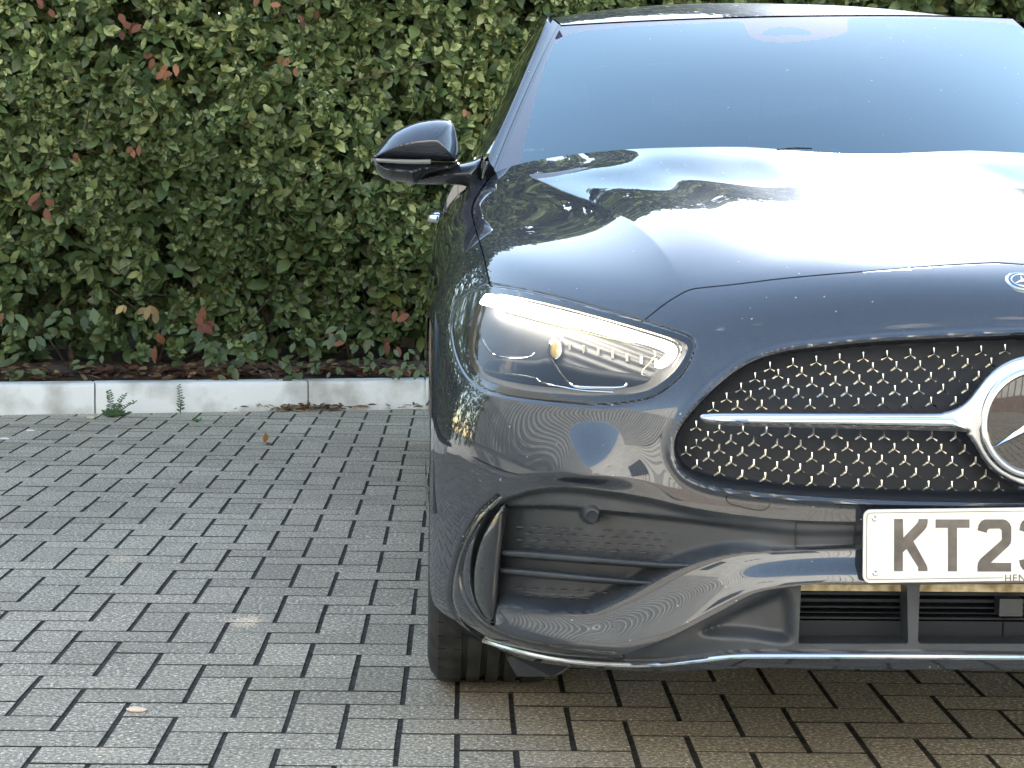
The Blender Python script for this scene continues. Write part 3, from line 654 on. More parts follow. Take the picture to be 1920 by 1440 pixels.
# shaped cheek below the lamp and the blade that leans upwards
X_, Y_ = PX[:, 0], PX[:, 1]
DISP -= .030*sm((Y_-775)/120.)*np.exp(-((X_-1085)/75.)**2)*(f_int > 0)*sm(f_int/30.)*(Y_ < 960)
TOPB = spl([(CXP,1030),(1604,1030),(1486,1032),(1433,1034),(1388,1037),(1336,1047),(1266,1072),(1179,1120),(1127,1145),(1092,1152),(1023,1148),(945,1139),(932,1150)], 6)
BOTB = np.vstack([spl([(CXP,1088),(1618,1089),(1538,1090),(1468,1096),(1409,1108),(1347,1140),(1260,1185),(1214,1204),(1179,1217),(1158,1224)], 6), spl([(1158,1224),(1075,1214),(988,1200),(936,1184),(926,1168)], 6)])
f_bl = sdf(PX, np.vstack([TOPB, BOTB[::-1]])); dt_, db_ = dist_poly(PX, TOPB, False), dist_poly(PX, BOTB, False)
BLD = np.where(f_bl < 10, .022*sm((1.0*dt_)/(dt_+db_+1e-6)), 0)
UD = np.stack([CX-BV[:, 0], BV[:, 1]-CY], 1)
cr_ = dist_poly(UD, spl([(.72,1.46),(.655,1.1),(.585,.75),(.525,.42),(.50,.22)], 8), False); va_ = dist_poly(UD, spl([(.55,1.3),(.44,.85),(.36,.5),(.32,.3)], 8), False)
up_ = sm((UD[:, 1]-.16)/.25)*(BV[:, 2] > .76)*(1-sm((UD[:, 1]-1.0-.25*UD[:, 0])/.30))
DZ = up_*(.0065*np.exp(-cr_/.05)-.0045*np.exp(-(va_/.07)**2)+.004*np.exp(-((UD[:, 0]-.2)/.06)**2)*sm((UD[:, 1]-.3)/.4))
DT = BV.copy(); DT[:, 1] += DISP; DT[:, 2] += DZ; DV = DT.copy(); DV[:, 1] -= BLD
# second field: front bumper = below hood line, not in any opening
def piece(f_list, V=DV, T=BT, name='', mt=PAINT, par=None, fl=.012, smooth=45, mir='both', sink=None, fdir=None):
    V_, T_ = V, T; E = np.stack([f for f, s in f_list], 1)
    for k in range(len(f_list)):
        V_, T_, E = clip(V_, T_, E[:, k], f_list[k][1] < 0, E)
    if not len(T_): return None
    if fl: V_, T_ = flange(V_, T_, np.array(fdir if fdir is not None else [0, fl, -.2*fl]))
    return V_, T_
GAP = 1.6
def split(f, s, g=GAP): return (f-g*s if s > 0 else f+g, s)
body = thing_b = None
# bumper skin
f_fend = sdf(PX, np.vstack([[(915,560)], [(600,560)], [(600,1500)], [(2300,1500)], [(2300,470)], HOOD_LINE[::1]]))
V_, T_ = piece([(f_lip, -1), (f_hood-1.2, 1), (f_lamps, 1), (f_gril, 1), (f_int, 1), (f_cen, 1), (f_trim, 1)], fl=.032)
o_body = C_(mesh('bumper_and_wing', V_, T_, PAINT, smooth=35, mir='both'))
# bonnet
V_, T_ = piece([(f_hood+1.2, -1)], fl=.014, fdir=[0, .004, -.014])
o_hood = C_(mesh('bonnet', V_, T_, PAINT, smooth=35, mir='both'))
def inflate(name, outline, Yf, front, back, mt, par=None, fall=8., step=2.0, prof=.5, smooth=60, mir=None, tilt=None):
    """solid from a traced outline: real thickness front+back, rounded towards its edge; Yf = distance or function"""
    ol = np.array(outline, float); lo, hi = ol.min(0)-step, ol.max(0)+step
    nx_, ny_ = int((hi[0]-lo[0])/step)+2, int((hi[1]-lo[1])/step)+2
    gx, gy = np.meshgrid(np.linspace(lo[0], hi[0], nx_), np.linspace(lo[1], hi[1], ny_)); Q = np.stack([gx.ravel(), gy.ravel()], 1)
    ii = np.arange(nx_*ny_).reshape(ny_, nx_); a, b, c, d = ii[:-1,:-1].ravel(), ii[:-1,1:].ravel(), ii[1:,1:].ravel(), ii[1:,:-1].ravel()
    T = np.vstack([np.stack([a, d, c], 1), np.stack([a, c, b], 1)])
    f = sdf(Q, ol); Q3 = np.hstack([Q, np.zeros((len(Q), 1))]); V_, T_, E_ = clip(Q3, T, f, True, f[:, None])
    dd = np.clip(-E_[:, 0]/fall, 0, 1); pr = (1-(1-dd)**2)**prof
    Y0 = np.array([Yf(x, y) if callable(Yf) else Yf for x, y in V_[:, :2]])
    tl = np.array([tilt(x, y) if tilt else 0. for x, y in V_[:, :2]])
    A = np.array([P(x, y, Y_) for (x, y), Y_ in zip(V_[:, :2], Y0+tl-front*pr)])
    B = np.array([P(x, y, Y_) for (x, y), Y_ in zip(V_[:, :2], Y0+tl+back*pr+1e-4)])
    # join the rims
    E = np.vstack([T_[:, [0,1]], T_[:, [1,2]], T_[:, [2,0]]]); K = np.sort(E, 1); u_, ix, ct = np.unique(K, axis=0, return_index=True, return_counts=True); Bd = E[ix[ct == 1]]; n = len(A)
    R_ = np.array([(b, a, a+n) for a, b in Bd]+[(b, a+n, b+n) for a, b in Bd]); FF = np.vstack([T_, T_[:, ::-1]+n, R_])
    o = mesh(name, np.vstack([A, B]), FF, mt, None, smooth, mir)
    if par is car or par is None: C_(o)
    else: sub(o, par)
    return o
# ---- lower trim (gloss black frame)
V_, T_ = piece([(f_trim, -1)], V=DT, fl=.01); C_(mesh('lower_trim', V_, T_, GLOSSBLK, mir='both'))
shelf_at = lambda x: np.interp(x, [940, 1050, 1200, 1330, 1500], [946, 947, 962, 974, 990])
# ---- recessed air intake insert
ID = BV.copy(); q = -f_int; X_, Y_ = PX[:, 0], PX[:, 1]
depth = .050*sm(q/20.)*sm((1500-X_)/330.)+.006*sm(q/5.)
shelf = np.interp(X_, [940, 1050, 1200, 1330, 1500], [946, 947, 962, 974, 990])
depth *= .40+.60*sm((Y_-shelf-4)/14.)
sens = np.hypot(X_-1111, Y_-970); depth = np.where(sens < 30, depth+(.014-depth)*(1-sm((sens-13)/8.)), depth)
ID[:, 1] += depth
V_, T_ = piece([(f_int, -1)], V=ID, fl=0)
o_int = C_(mesh('air_intake', V_, T_, MATTE, smooth=60, mir='both'))
m = MB(); c0 = hit(1111, 970, .009); m.lathe([(0,.0001),(-.001,.0085),(0,.0095),(.006,.0095)], c0, 'Y', 28); C_(m.build('parking_sensor', DARK), o_int).matrix_parent_inverse = Matrix.Identity(4)
for SL in ([(947,1030),(1100,1041),(1240,1052),(1288,1055),(1296,1060),(1286,1066),(1230,1066),(1100,1057),(947,1044)], [(947,1064),(1100,1077),(1190,1085),(1230,1088),(1237,1092),(1226,1099),(1180,1097),(1100,1092),(947,1077)]):
    inflate('intake_slat', spl(SL, 5, True), lambda x, y: hit(x, y)[1]+.034-.016*max(0, (x-1150)/150), .022, .02, MATTE, par=o_int, fall=6, step=2, mir='both', prof=.5, tilt=lambda x, y: 0)
for (y0, y1, n_) in ((988, 1024, 4), (1103, 1140, 4)):
    for r_ in range(n_):
        for k in range(12):
            x = 975+15*(r_ % 2)+27*k; y = y0+(y1-y0)*r_/(n_-1)+.05*(x-975)
            if (y0 > 1090 and (x > 1195-(y-1103)*1.6)) or (y0 < 1090 and (x > 1270 or y < shelf_at(x)+24)) or abs(x-1111)+abs(y-970) < 40: continue
            p = hit(x, y, .0435); w2 = .0055; m = MB(); m.box((p[0]-w2, p[1]-.0012, p[2]-.0008), (p[0]+w2, p[1]+.006, p[2]+.0008)); C_(m.build('pressed_dash', MATTE, smooth=0, mir='both'), o_int)
# ---- central lower opening
CD = BV.copy(); q = -f_cen
HOLE = np.array([(1503,1097),(1702,1097),(1704,1208),(1498,1208)]); HOLE2 = np.array([(1726,1097),(CXP+10,1096),(CXP+10,1208),(1722,1208)])
f_h1, f_h2 = sdf(PX, HOLE), sdf(PX, HOLE2); f_h = np.minimum(f_h1, f_h2)
SP = spl([(1480,1105),(1400,1130),(1330,1165),(1308,1185),(1325,1198),(1400,1203),(1490,1206)], 6, True); f_sp = sdf(PX, SP)
CD[:, 1] += .004*sm(q/4)+.020*sm(-f_sp/26.)
V_, T_ = piece([(f_cen, -1), (f_h, 1)], V=CD, fl=.0); V_, T_ = flange(V_, T_, np.array([0, .05, 0]))
o_cen = C_(mesh('lower_intake', V_, T_, MATTE, smooth=45, mir='both'))
# radiator shutters, mottled beige bar behind
m = MB()
for (za, zb, y) in [(1109,1118,.055),(1122,1131,.06),(1136,1142,.055),(1147,1152,.06),(1156,1163,.062)]:
    for (xa, xb) in ((1490, 2000),):
        A, B = P(xa, za, 3.02+y), P(xb, zb, 3.02+y); m.box((A[0], 3.02+y, B[2]), (CX+.001, 3.05+y, A[2]))
A, B = P(1480, 1163, 3.09), P(2000, 1215, 3.09); m.box((A[0], 3.09, B[2]-.02), (CX+.001, 3.12, A[2]))
A, B = P(1480, 1080, 3.13), P(2000, 1215, 3.13); m.box((A[0]-.05, 3.13, B[2]-.03), (CX+.001, 3.15, A[2]+.03))
C_(m.build('radiator_shutter', DARK, smooth=0, mir='both'), o_cen).matrix_parent_inverse = Matrix.Identity(4)
m = MB(); A, B = P(1480, 1094, 3.06), P(2000, 1110, 3.06); m.box((A[0], 3.055, B[2]), (2*CX-A[0], 3.085, A[2]+.004))
C_(m.build('beige_bar', mat('mottled beige', (.55,.45,.26), .9, fn=noise_col((.33,.25,.13), (.75,.64,.42), 60)), smooth=0), o_cen).matrix_parent_inverse = Matrix.Identity(4)
m = MB(); A, B = P(1873, 1122, 3.055), P(1990, 1155, 3.055); m.box((A[0], 3.05, B[2]), (2*CX-A[0], 3.08, A[2])); C_(m.build('radar_box', MATTE, smooth=0), o_cen).matrix_parent_inverse = Matrix.Identity(4)
# dark slot beside the plate
m = MB(); Q = [hit(1492, 979, -.001), hit(1604, 983, -.001), hit(1604, 1024, -.001), hit(1492, 1030, -.001)]; cQ = sum(Q)/4
Q2 = [cQ+(q_-cQ)*np.array([.93,1,.8])+np.array([0,.012,0]) for q_ in Q]
m.add(Q+Q2, [(0,1,5,4),(1,2,6,5),(2,3,7,6),(3,0,4,7)]); C_(m.build('slot_frame', MATTE, smooth=0, mir='both'), o_int).matrix_parent_inverse = Matrix.Identity(4)
m = MB(); m.add([q_+np.array([0,-.003,0]) for q_ in Q2], [(0,3,2,1)]); C_(m.build('slot_mesh', GLOSSBLK, smooth=0, mir='both'), o_int).matrix_parent_inverse = Matrix.Identity(4)
m = MB(); m.tube([hit(x, y, -.0028) for x, y in tow_low], .0009, 5); C_(m.build('tow_eye_cover', GLOSSBLK, mir='both'))
# ---- chrome strip
pts = [hit(x, y, -.011) for x, y in CHR]; m = MB()
V2 = []; n_ = 8
m.tube(pts, .0046, 8); vv = np.array(m.V); cc = np.repeat(np.array(pts), 8, 0); vv[:, 1] = cc[:, 1]+(vv[:, 1]-cc[:, 1])*1.6; m.V = vv.tolist()
C_(m.build('chrome_strip', mat('bright strip', (.95,.95,.97), .16, 1.), mir='both'))
# ---- aero fin at the outer end of the intake
FIN = spl([(947,941),(950,958),(944,1010),(936,1080),(929,1165),(922,1170),(903,1152),(888,1117),(887,1068),(899,1016),(921,971)], 6, True)
inflate('air_curtain_fin', FIN, lambda x, y: hit(min(x, 940), y)[1]+.012, .018, .01, GLOSSBLK, fall=22, step=2.5, mir='both')
# ---- mud flap / brake duct + underside
m = MB(); Q = [P(943,1222,3.62), P(1075,1245,3.55), P(1052,1264,3.55), P(1033,1269,3.55), P(969,1268,3.6)]
m.add(Q+[q+np.array([0,.03,0]) for q in Q], [(4,3,2,1,0),(5,6,7,8,9)]+[(i,(i+1)%5,5+(i+1)%5,5+i) for i in range(5)]); C_(m.build('wheel_deflector', MATTE, smooth=0, mir='both'))
m = MB(); m.box((CX-.62, 3.26, .17), (CX+.62, 7.3, .62)); C_(m.build('underbody', DARK, smooth=0))
# ---- grille
gb = BV.copy(); gb[:, 1] += .050*sm(-f_gril/14.)
V_, T_ = piece([(f_gril, -1)], V=gb, fl=0); o_gr = C_(mesh('grille', V_, T_, DARK, smooth=60, mir='both'))
# darker plates behind the lattice, of different depth
def patch(name, poly, off, mt, par, step=8):
    n = len(poly); pts = [hit(x, y, off) for x, y in poly]; c = hit(*np.mean(np.array(poly), 0), off)
    m = MB(); m.add(pts+[c], [(i, (i+1)%n, n) for i in range(n)]); o = m.build(name, mt, par, smooth=0, mir='both'); return o
rows_u = [[(528,603),(652,582),(778,570),(904,558),(1032,549),(1160,541),(1286,532),(1413,525),(1541,520),(1668,515),(1797,508)],
 [(448,660),(573,642),(700,630),(828,621),(955,612),(1084,606),(1211,600),(1339,596),(1467,590),(1595,584),(1723,580)],
 [(372,716),(499,700),(627,692),(755,685),(882,679),(1011,672),(1139,666),(1268,661),(1397,658),(1525,655),(1655,652)],
 [(294,769),(424,758),(553,751),(682,746),(812,742),(942,737),(1072,733),(1203,730),(1333,725),(1463,722),(1594,720)],
 [(222,821),(353,812),(484,808),(614,805),(745,803),(876,800),(1006,798),(1137,796),(1267,794),(1398,792),(1530,790)]]
rows_l = [[(130,921),(255,935),(383,943),(510,950),(637,957),(765,961),(891,966),(1019,971),(1147,973),(1275,976),(1403,977),(1532,979)],
 [(193,978),(319,995),(443,1006),(569,1017),(695,1023),(821,1028),(947,1033),(1073,1039),(1200,1041),(1327,1044),(1453,1046),(1580,1049)],
 [(131,1020),(256,1045),(380,1060),(504,1074),(630,1083),(755,1091),(881,1097),(1006,1101),(1132,1105),(1258,1108),(1385,1111),(1512,1113),(1639,1115)],
 [(74,1058),(197,1088),(319,1113),(442,1129),(567,1141),(691,1152),(814,1160),(940,1166),(1065,1170),(1190,1174),(1316,1176),(1441,1180),(1567,1182),(1694,1184)],
 [(134,1131),(256,1166),(379,1186),(503,1199),(628,1213),(753,1221),(879,1229),(1005,1235),(1131,1240),(1257,1242),(1384,1245),(1510,1247),(1637,1249),(1764,1248)]]
cv = lambda r: [(1260+x/2.88, 480+y/2.88) for x, y in r]
RU, RL = [cv(r) for r in rows_u], [cv(r) for r in rows_l]
SD = .020                                                    # star plane behind the lip
def star_geo(c, r, thick=.004):
    V = []; pts = []
    for k in range(3):
        a = math.pi/2+k*2*math.pi/3; pts.append((r*math.cos(a), r*math.sin(a))); b = a+math.pi/3; pts.append((r*.27*math.cos(b), r*.27*math.sin(b)))
    # blunt tips
    out = []
    for k in range(6):
        x, z = pts[k]
        if k % 2 == 0:
            nx, nz = -z/r, x/r; out += [(x-nx*r*.13, z-nz*r*.13), (x+nx*r*.13, z+nz*r*.13)]
        else: out.append((x, z))
    n = len(out); V = [(c[0]+x, c[1], c[2]+z) for x, z in out]+[(c[0], c[1]-thick, c[2])]+[(c[0]+x, c[1]+.004, c[2]+z) for x, z in out]
    Fc = [(i, (i+1)%n, n) for i in range(n)]+[((i+1)%n, i, n+1+i, n+1+(i+1)%n) for i in range(n)]
    return V, Fc
stars = []
for rset in (RU, RL):
    for r in rset:
        for (x, y) in r: stars.append((x, y))
SR = .0098
proto = None
allst = sorted([(hit(x, y+1, SD), x, y) for x, y in stars], key=lambda t: -t[1])
ctr = allst[0][0]; V, Fc = star_geo((0, 0, 0), SR); pr_me = None
starM = mat('warm chrome', (.92,.86,.74), .18, 1.)
for k, (p, x, y) in enumerate(allst[:100]):
    if proto is None: proto = mesh('grille_star', V, Fc, starM, None, 0); o = proto
    else: o = proto.copy(); COL.objects.link(o)
    o.location = p; o.parent = o_gr
m = MB()
for (p, x, y) in allst[100:]: m.add([np.array(v)+p for v in V], Fc)
for (p, x, y) in allst:
    if p[0] < CX-.09: m.add([np.array(v)+np.array([MIRC-p[0], p[1], p[2]]) for v in V], Fc)
o = m.build('grille_stars', starM, o_gr, smooth=0); tag(o, kind='stuff')
# lattice wires between the stars
LATM = mat('dark lattice', (.03,.03,.034), .7, spec=.2)
for rset in (RU, RL):
    m = MB()
    for k in range(len(rset)-1):
        for (x, y) in rset[k]:
            nb = sorted(rset[k+1], key=lambda q: abs(q[0]-x))[:2]
            for q in nb:
                if abs(q[0]-x) > 32: continue
                s_ = np.sign(q[0]-x); m.tube([hit(x+s_*5, y+5, SD+.003), hit(q[0]-s_*3, q[1]-11, SD+.004)], .0009, 5, False)
    r = rset[-1]
    if rset is RU:
      for i in range(len(r)-1):
        (x, y), (x2, y2) = r[i], r[i+1]; mid = ((x+x2)/2, (y+y2)/2+19)
        m.tube([hit(x+5, y+5, SD+.003), hit(mid[0], mid[1], SD+.004)], .0009, 5, False); m.tube([hit(x2-5, y2+5, SD+.003), hit(mid[0], mid[1], SD+.004)], .0009, 5, False)
    m.build('lattice', LATM, o_gr, mir='both')
# bar and badge
BARF = spl([(1948,920),(1920,915),(1888,901),(1862,884),(1842,860),(1826,832),(1812,815),(1795,809),(1600,804),(1400,799),(1335,795.5),(1318,790),(1312,784),(1315,778),(1330,775.5),(1400,774.5),(1600,774.5),(1745,774.5),(1770,772),(1795,764),(1815,749),(1832,728),(1850,706),(1872,687),(1900,673),(1925,667),(1948,666)], 5)
bar = inflate('grille_bar', BARF, 3.010, .014, .02, SATIN, par=o_gr, fall=9, step=2.5, prof=.35)
bar2V = [[MIRC-v.co.x, v.co.y, v.co.z] for v in bar.data.vertices if True]
CHB = spl([(1338,784),(1345,781.5),(1500,781.5),(1770,781),(1790,784),(1803,795),(1812,805),(1790,804.5),(1600,800.5),(1400,796),(1345,793),(1338,789)], 5, True)
inflate('chrome_blade', CHB, 2.999, .010, .006, CHROME, par=o_gr, fall=12, step=2.0, prof=.6)
bc = P(1943.5, 793, 2.985)
# mirrored bar on the far side of the badge
mv = np.array([v.co[:] for v in bar.data.vertices]); ft = [list(reversed(p.vertices)) for p in bar.data.polygons]; mv2 = mv.copy(); mv2[:, 0] = 2*bc[0]-mv2[:, 0]; mv2[:, 1] += .0004
mesh('grille_bar', mv2, ft, SATIN, o_gr, 60)
RB = 105.5*2.985/F
m = MB(); prof = []
m.lathe([(.012,RB+.004),(.0,RB+.0045),(-.006,RB+.002),(-.009,RB-.002),(-.009,RB-.005),(-.005,RB-.009),(.004,RB-.0105)], (0,0,0), 'Y', 96)
def place(o, par): o.location = bc; o.parent = par; return o
place(m.build('badge_ring', CHROME), o_gr)
m = MB(); m.lathe([(.001,RB-.009),(-.001,RB*.6),(-.0015,.0005)], (0,0,0), 'Y', 96); place(m.build('badge_disc', mat('badge glass', (.02,.022,.026), .03, 0, 1, .0)), o_gr)
V = []; Rs = RB-.010; out = []
for k in range(3):
    a = math.pi/2+k*2*math.pi/3; out.append((Rs*math.cos(a), Rs*math.sin(a))); b = a+math.pi/3; out.append((Rs*.135*math.cos(b), Rs*.135*math.sin(b)))
V = [(x, -.0025, z) for x, z in out]+[(0, -.015, 0)]
m = MB(); m.add(V, [(i, (i+1)%6, 6) for i in range(6)]); place(m.build('badge_star', CHROME, smooth=0), o_gr)
# ---- number plate
pl0 = P(1618, 1093, 2.962); pw, ph_ = .520, .1112; x0, z0 = pl0[0], pl0[2]; yp = 2.962
tilt = math.radians(-1.25)
o_pl = bpy.data.objects.new('number_plate', None)
def rr_poly(w_, h_, r, n=6, ins=0):
    o = []
    for (cx, cz, a0) in [(w_-r, r, -90), (w_-r, h_-r, 0), (r, h_-r, 90), (r, r, 180)]:
        for k in range(n+1):
            a = math.radians(a0+90*k/n); o.append((cx+(r-ins)*math.cos(a), cz+(r-ins)*math.sin(a)))
    return o
def flat(name, poly, y, th, mt, par, bev=0):
    m = MB(); n = len(poly); V = [(x, y, z) for x, z in poly]+[(x, y+th, z) for x, z in poly]
    m.add(V, [tuple(range(n))]+[tuple(range(2*n-1, n-1, -1))]+[((i+1)%n, i, n+i, n+(i+1)%n) for i in range(n)])
    o = m.build(name, mt, par, smooth=0); return o
plateM = mat('plate white', (.74,.72,.69), .35, 0, .6, .1, fn=noise_col((.66,.645,.61), (.79,.78,.75), 14, .3, .6))
plateK = mat('plate black', (.07,.062,.058), .12, 0, 1., .03, fn=noise_col((.055,.048,.044), (.12,.105,.098), 30))
plt = flat('number_plate', rr_poly(pw, ph_, .011), 0, .004, plateM, None)
plt.location = (x0, yp, z0); plt.rotation_euler = (0, tilt, 0); C_(plt)
def pp(px, py):                                             # photo px -> plate coordinates
    q = P(px, py, yp)-np.array([x0, yp, z0]); c, s = math.cos(-tilt), math.sin(-tilt)
    return (q[0]*c+q[2]*s, -q[0]*s+q[2]*c)
z6 = lambda x, y: (1600+x/6, 940+y/6)
def glyph(pts, name='character'):
    return flat(name, [pp(*z6(x, y)) for x, y in pts], -.0006, .0006, plateK, plt)
def strip(name, outer, inner):
    n = len(outer); m = MB(); m.add([(x, -.0006, z) for x, z in outer]+[(x, -.0006, z) for x, z in inner], [(i, (i+1)%n, n+(i+1)%n, n+i) for i in range(n)]); return m.build(name, plateK, plt, smooth=0)
# K, T, 2, 3
glyph([(457,197),(457,785),(557,785),(557,572),(598,534),(728,742),(728,785),(834,785),(834,752),(826,720),(676,450),(800,322),(825,285),(836,240),(836,199),(735,199),(728,230),(712,252),(563,408),(557,197)])
glyph([(925,203),(925,298),(1063,298),(1063,788),(1166,788),(1166,298),(1306,298),(1306,203)])
two = [(1395,326),(1500,354),(1505,325),(1525,308),(1645,306),(1668,325),(1670,425),(1660,442),(1430,645),(1402,690),(1395,730),(1395,790),(1775,790),(1775,692),(1545,690),(1745,505),(1770,470),(1776,430),(1776,290),(1758,245),(1725,215),(1690,203),(1480,203),(1440,220),(1410,262)]
glyph(two)
three = [(1866,326),(1968,354),(1974,325),(1992,308),(2100,306),(2125,325),(2127,410),(2108,436),(2080,447),(2010,447),(2010,540),(2080,540),(2112,552),(2127,580),(2127,665),(2108,690),(1992,690),(1972,670),(1968,640),(1864,662),(1875,720),(1900,760),(1945,790),(2160,790),(2205,765),(2232,720),(2236,660),(2236,560),(2215,510),(2190,492),(2215,470),(2236,430),(2236,300),(2218,250),(2180,215),(2150,203),(1940,203),(1900,222),(1878,262)]
glyph(three)
ci = .0045; bw = .0009
out_ = [(x, z) for x, z in rr_poly(pw, ph_, .011, 6, ci)]; out2 = [(x, z) for x, z in rr_poly(pw, ph_, .011, 6, ci+bw)]
# border line, with the gap for the dealer name in the bottom edge
m = MB(); n = len(out_)
xg0 = pp(*z6(1680, 885))[0]; xg1 = pw-xg0
for i in range(n):
    a, b, c, d = out_[i], out_[(i+1)%n], out2[(i+1)%n], out2[i]
    if a[1] < .02 and b[1] < .02 and abs(a[0]-b[0]) > .2:
        xs_ = sorted([a[0], b[0]])
        for (u0_, u1_) in ((xs_[0], xg0), (xg1, xs_[1])): m.add([(u0_,-.0006,a[1]),(u1_,-.0006,a[1]),(u1_,-.0006,d[1]),(u0_,-.0006,d[1])], [(0,1,2,3)])
    else: m.add([(p_[0], -.0006, p_[1]) for p_ in (a, b, c, d)], [(0,1,2,3)])
m.build('border_line', plateK, plt, smooth=0)
cu = bpy.data.curves.new('dealer_name', 'FONT'); cu.body = 'HEND'; cu.size = .0155; cu.extrude = .0002; cu.space_character = 1.12
to = bpy.data.objects.new('t', cu); COL.objects.link(to); dg = bpy.context.evaluated_depsgraph_get(); me = bpy.data.meshes.new_from_object(to.evaluated_get(dg)); bpy.data.objects.remove(to)
me.materials.clear(); me.materials.append(plateK); o = bpy.data.objects.new('dealer_name', me); COL.objects.link(o); o.parent = plt; o.rotation_euler = (math.radians(90), 0, 0)
q0 = pp(*z6(1697, 902)); o.location = (q0[0], -.0006, q0[1])
for (sx, sy) in ((240,186),(246,800)):
    q = pp(*z6(sx, sy)); m = MB(); m.lathe([(0,.0052),(-.002,.0048),(-.0032,.003),(-.0026,.0016),(-.0016,.0001)], (q[0], 0, q[1]), 'Y', 20); m.build('screw', CHROME, plt)
m = MB(); m.box((.008, .004, .006), (pw-.008, .03, ph_-.004)); m.build('plate_holder', DARK, plt, smooth=0)
# ---- emblem on the nose
ec = Vector(hit(1917, 528, 0)); r = bvh.find_nearest(ec); en = r[1]
if en.y > 0: en = -en
m = MB(); m.lathe([(-.002,.027),(.001,.027),(.0028,.0245),(.002,.0225)], (0,0,0), 'Z', 40); eo = m.build('bonnet_emblem', CHROME)
def orient(o, c, n): o.rotation_euler = Vector(n).to_track_quat('Z', 'Y').to_euler(); o.location = c
orient(eo, ec, en); C_(eo, car); eo.matrix_parent_inverse = Matrix.Translation(-Vector(car.location))
m = MB(); m.lathe([(.0021,.0225),(.0024,.0001)], (0,0,0), 'Z', 40); m.build('disc', mat('emblem blue', (.03,.04,.08), .1, 0, 1), eo)
out = []
for k in range(3):
    a = math.pi/2+k*2*math.pi/3; out.append((.0165*math.cos(a), .0165*math.sin(a))); b = a+math.pi/3; out.append((.0025*math.cos(b), .0025*math.sin(b)))
m = MB(); m.add([(x, y, .0026) for x, y in out]+[(0,0,.005)], [(i, (i+1)%6, 6) for i in range(6)]); m.lathe([(.0026,.0185),(.0036,.0175),(.0026,.0165)], (0,0,0), 'Z', 40); m.build('star', CHROME, eo, smooth=0)

# ---- headlamp
V_, T_, E_ = clip(BV, BT, f_lamps, True, sdf(PX, LAMP)[:, None]); f_l = E_[:, 0]
# housing: rim + bowl 55 mm deep
def lampset(mirror):
    mm_ = 'only' if mirror else None
    root = mesh('headlight', *(lambda a: a)(flange(V_+np.array([0, .0015, 0]), T_, np.array([0, .001, 0]))), LENS, None, 60, mm_)
    C_(root)
    HB = V_.copy(); px_ = proj(V_); dep = .006+.060*sm((-f_l)/16.); X, Y = px_[:, 0], px_[:, 1]
    rib = .0014*np.sin((X*.35-Y*.93)/2.6)*sm((-f_l-12)/6.)*(X > 1060)
    HB[:, 1] += dep+rib
    o = mesh('reflector_housing', HB, T_, mat('lamp housing', (.075,.075,.078), .42, .15) if not mirror else bpy.data.materials['lamp housing'], root, 60, mm_)
    o = None
    # black rim around the lens
    rV, rT, _ = clip(V_, T_, f_l+3, False, f_l[:, None]); mesh('lens_rim', *flange(rV+np.array([0, .0006, 0]), rT, np.array([0, .003, 0])), GLOSSBLK, root, 60, mm_)
    return root, mm_
emitM = mat('daytime light', (1,.97,.9), .3, emit=(1,.93,.80), estr=4.2)
DRL = spl([(899,566),(906,555),(924,552),(1023,575),(1127,601.5),(1214,628),(1254,641),(1268,651),(1268,666),(1257,681),(1241,690),(1228,688),(1231,680),(1246,667),(1246,660),(1214,647),(1127,626),(1023,601),(947,581),(906,572)], 5, True)
def lampY(off): return lambda x, y: hit(x, y, off)[1]
